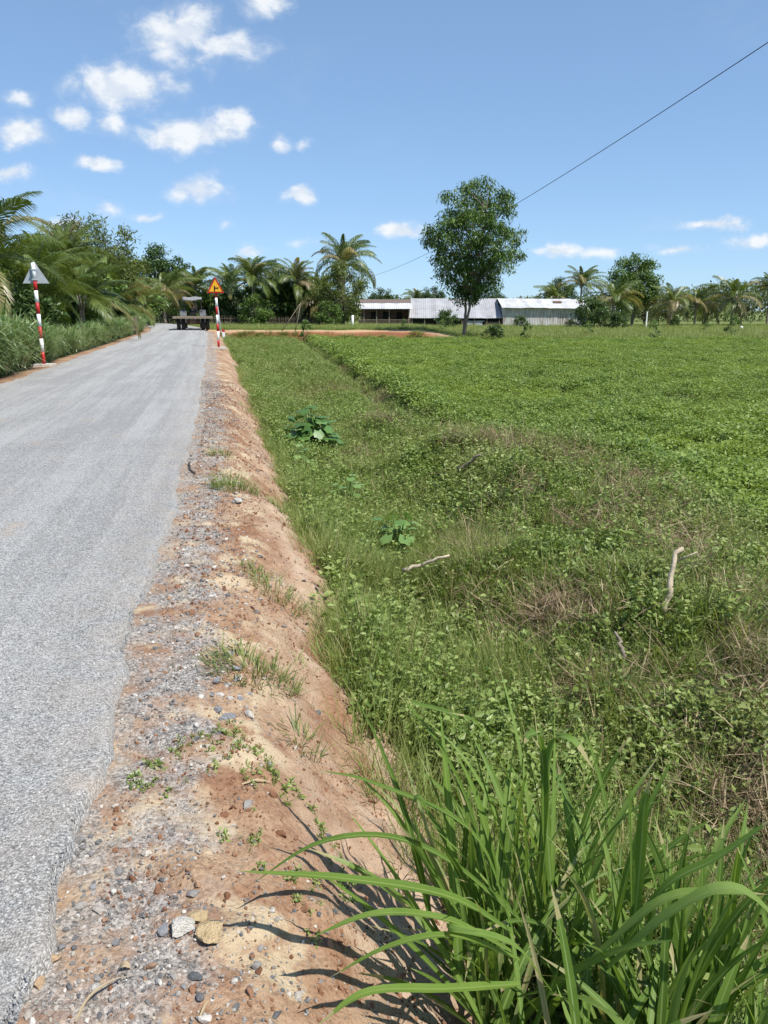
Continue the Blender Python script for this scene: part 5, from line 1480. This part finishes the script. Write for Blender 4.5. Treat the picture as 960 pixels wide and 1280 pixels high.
    straw([(302, 970), (320, 962), (338, 953)], .009, 'dark dry twig across the crest soil')
    a = on_plane(232, 586, .0)
    P = [on_plane(236, 576, 0), on_plane(238, 585, 0), on_plane(244, 589, 0)]
    for q in P: q[2] = float(gz(q[0], q[1])) + .015
    stick(P, .010, 'small dark twig at the road edge beside the upper tuft', 'twig', 'darkmetal')
foreground()

# ------------------------------------------------------------------ sky, sun, camera
SUN = Vector((.42, -.34, .84)).normalized()
EL = math.asin(SUN.z); AZ = math.atan2(SUN.x, SUN.y)
SKY_STRENGTH = .13

def world():
    w = bpy.data.worlds.new('World'); SC.world = w; w.use_nodes = True
    t = NT(w.node_tree); bg = w.node_tree.nodes['Background']
    sky = t.n('ShaderNodeTexSky', sky_type='NISHITA'); sky.sun_disc = False
    sky.sun_elevation = EL; sky.sun_rotation = AZ; sky.altitude = 0; sky.air_density = .7; sky.dust_density = .2; sky.ozone_density = 1.5
    g = t.n('ShaderNodeTexCoord').outputs['Generated']
    sep = t.n('ShaderNodeSeparateXYZ'); t.link(g, sep.inputs[0])
    yy = t.math('MAXIMUM', sep.outputs[1], .02)
    px = t.math('DIVIDE', sep.outputs[0], yy); pz = t.math('DIVIDE', sep.outputs[2], yy)
    comb = t.n('ShaderNodeCombineXYZ'); t.link(px, comb.inputs[0]); t.link(pz, comb.inputs[1])
    p = comb.outputs[0]
    wn = t.n('ShaderNodeTexNoise'); t.link(p, wn.inputs['Vector']); wn.inputs['Scale'].default_value = 17; wn.inputs['Detail'].default_value = 4; wn.inputs['Roughness'].default_value = .55
    warp = t.vm('MULTIPLY', t.vm('SUBTRACT', wn.outputs['Color'], (.5, .5, .5)), (.055, .032, 0))
    q = t.vm('ADD', p, warp)
    clouds = [(225, 45, 75, 42, .75), (285, 62, 62, 22, .7), (150, 108, 72, 30, 1.0), (212, 100, 26, 15, .6), (90, 147, 30, 16, .85), (140, 150, 28, 16, .7), (240, 165, 85, 25, 1.0), (285, 150, 38, 20, 1.0),
              (22, 122, 26, 10, .7), (28, 165, 48, 20, .95), (10, 215, 40, 11, .8), (122, 203, 34, 10, .85), (245, 237, 50, 18, .8), (376, 243, 29, 13, 1.15), (186, 269, 20, 8, .75), (350, 176, 22, 10, .6), (383, 177, 12, 7, .4),
              (330, 8, 48, 18, .7), (500, 286, 36, 11, 1.0), (700, 315, 36, 9, .9), (745, 317, 44, 8, .6), (890, 279, 48, 8, .8), (848, 311, 36, 7, .65), (940, 300, 42, 10, .85), (90, 285, 34, 15, .7), (282, 278, 14, 8, .4), (312, 316, 26, 8, .5), (375, 306, 26, 7, .35), (130, 262, 26, 10, .35)]
    tot = None
    for u, v, a, b, dn in clouds:
        r = ray(u, v); cx, cz = r[0] / r[1], r[2] / r[1]
        k = 1.0 / F / r[1]
        e = t.vm('LENGTH', t.vm('MULTIPLY', t.vm('SUBTRACT', q, (cx, cz, 0)), (1 / (a * k * 1.02), 1 / (b * k * 1.1), 0)))
        f = t.math('MULTIPLY', t.math('SUBTRACT', 1.0, e), min(1.3, dn + .15))
        tot = f if tot is None else t.math('MAXIMUM', tot, f)
    n = t.noise(t.vm('MULTIPLY', p, (1, 1.5, 1)), 26, 9, .6, .3)
    n2 = t.noise(t.vm('MULTIPLY', t.vm('ADD', p, (.012, .016, 0)), (1, 1.5, 1)), 26, 9, .6, .3)
    dens = t.math('ADD', tot, t.math('MULTIPLY', t.math('SUBTRACT', n, .5), 1.5))
    a = t.math('MAXIMUM', t.sm(dens, .04, .8), t.math('MULTIPLY', t.sm(dens, -.12, .6), .3))
    a = t.math('MULTIPLY', a, t.math('GREATER_THAN', sep.outputs[1], .03))
    wisp = t.math('MULTIPLY', t.sm(t.noise(t.vm('MULTIPLY', p, (1, 2.2, 1)), 3.2, 8, .6, .5), .52, .8), .16)
    a = t.math('MAXIMUM', t.math('MULTIPLY', a, .92), wisp)
    lit = t.sm(t.math('SUBTRACT', n, n2), -.12, .12)
    K = 1 / SKY_STRENGTH
    cc = t.mix(lit, (.56 * K, .61 * K, .68 * K), (.70 * K, .72 * K, .74 * K))
    # softer contrast between zenith and horizon, as a phone camera renders it
    gm = t.n('ShaderNodeGamma'); t.link(t.mix(1.0, sky.outputs[0], (SKY_STRENGTH,) * 3, 'MULTIPLY'), gm.inputs[0]); gm.inputs[1].default_value = .55
    skyc = t.mix(1.0, gm.outputs[0], (.475 * K, .625 * K, .785 * K), 'MULTIPLY')
    t.link(t.mix(a, skyc, cc), bg.inputs[0]); bg.inputs[1].default_value = SKY_STRENGTH
world()

s = bpy.data.lights.new('sun', 'SUN'); s.energy = 4.8; s.angle = rad(.5); s.color = (1, .96, .9)
so = bpy.data.objects.new('sun', s); COL.objects.link(so); so.rotation_euler = (-SUN).to_track_quat('-Z', 'Y').to_euler(); so.location = (20, -10, 60)

c = bpy.data.cameras.new('camera'); co = bpy.data.objects.new('camera', c); COL.objects.link(co)
co.location = (0, 0, EYE); co.rotation_euler = (rad(90) - PITCH, 0, 0)
c.sensor_fit = 'VERTICAL'; c.sensor_height = 36; c.lens = 36 * F / 1280
c.clip_start = .05; c.clip_end = 6000
SC.camera = co
SC.render.resolution_x, SC.render.resolution_y = 768, 1024
vs = SC.view_settings
vs.view_transform = 'Standard'; vs.look = 'None'; vs.gamma = 1; vs.exposure = .45; vs.use_curve_mapping = False
SC.cycles.max_bounces = 8; SC.cycles.diffuse_bounces = 3; SC.cycles.transparent_max_bounces = 8; SC.cycles.caustics_reflective = False; SC.cycles.caustics_refractive = False
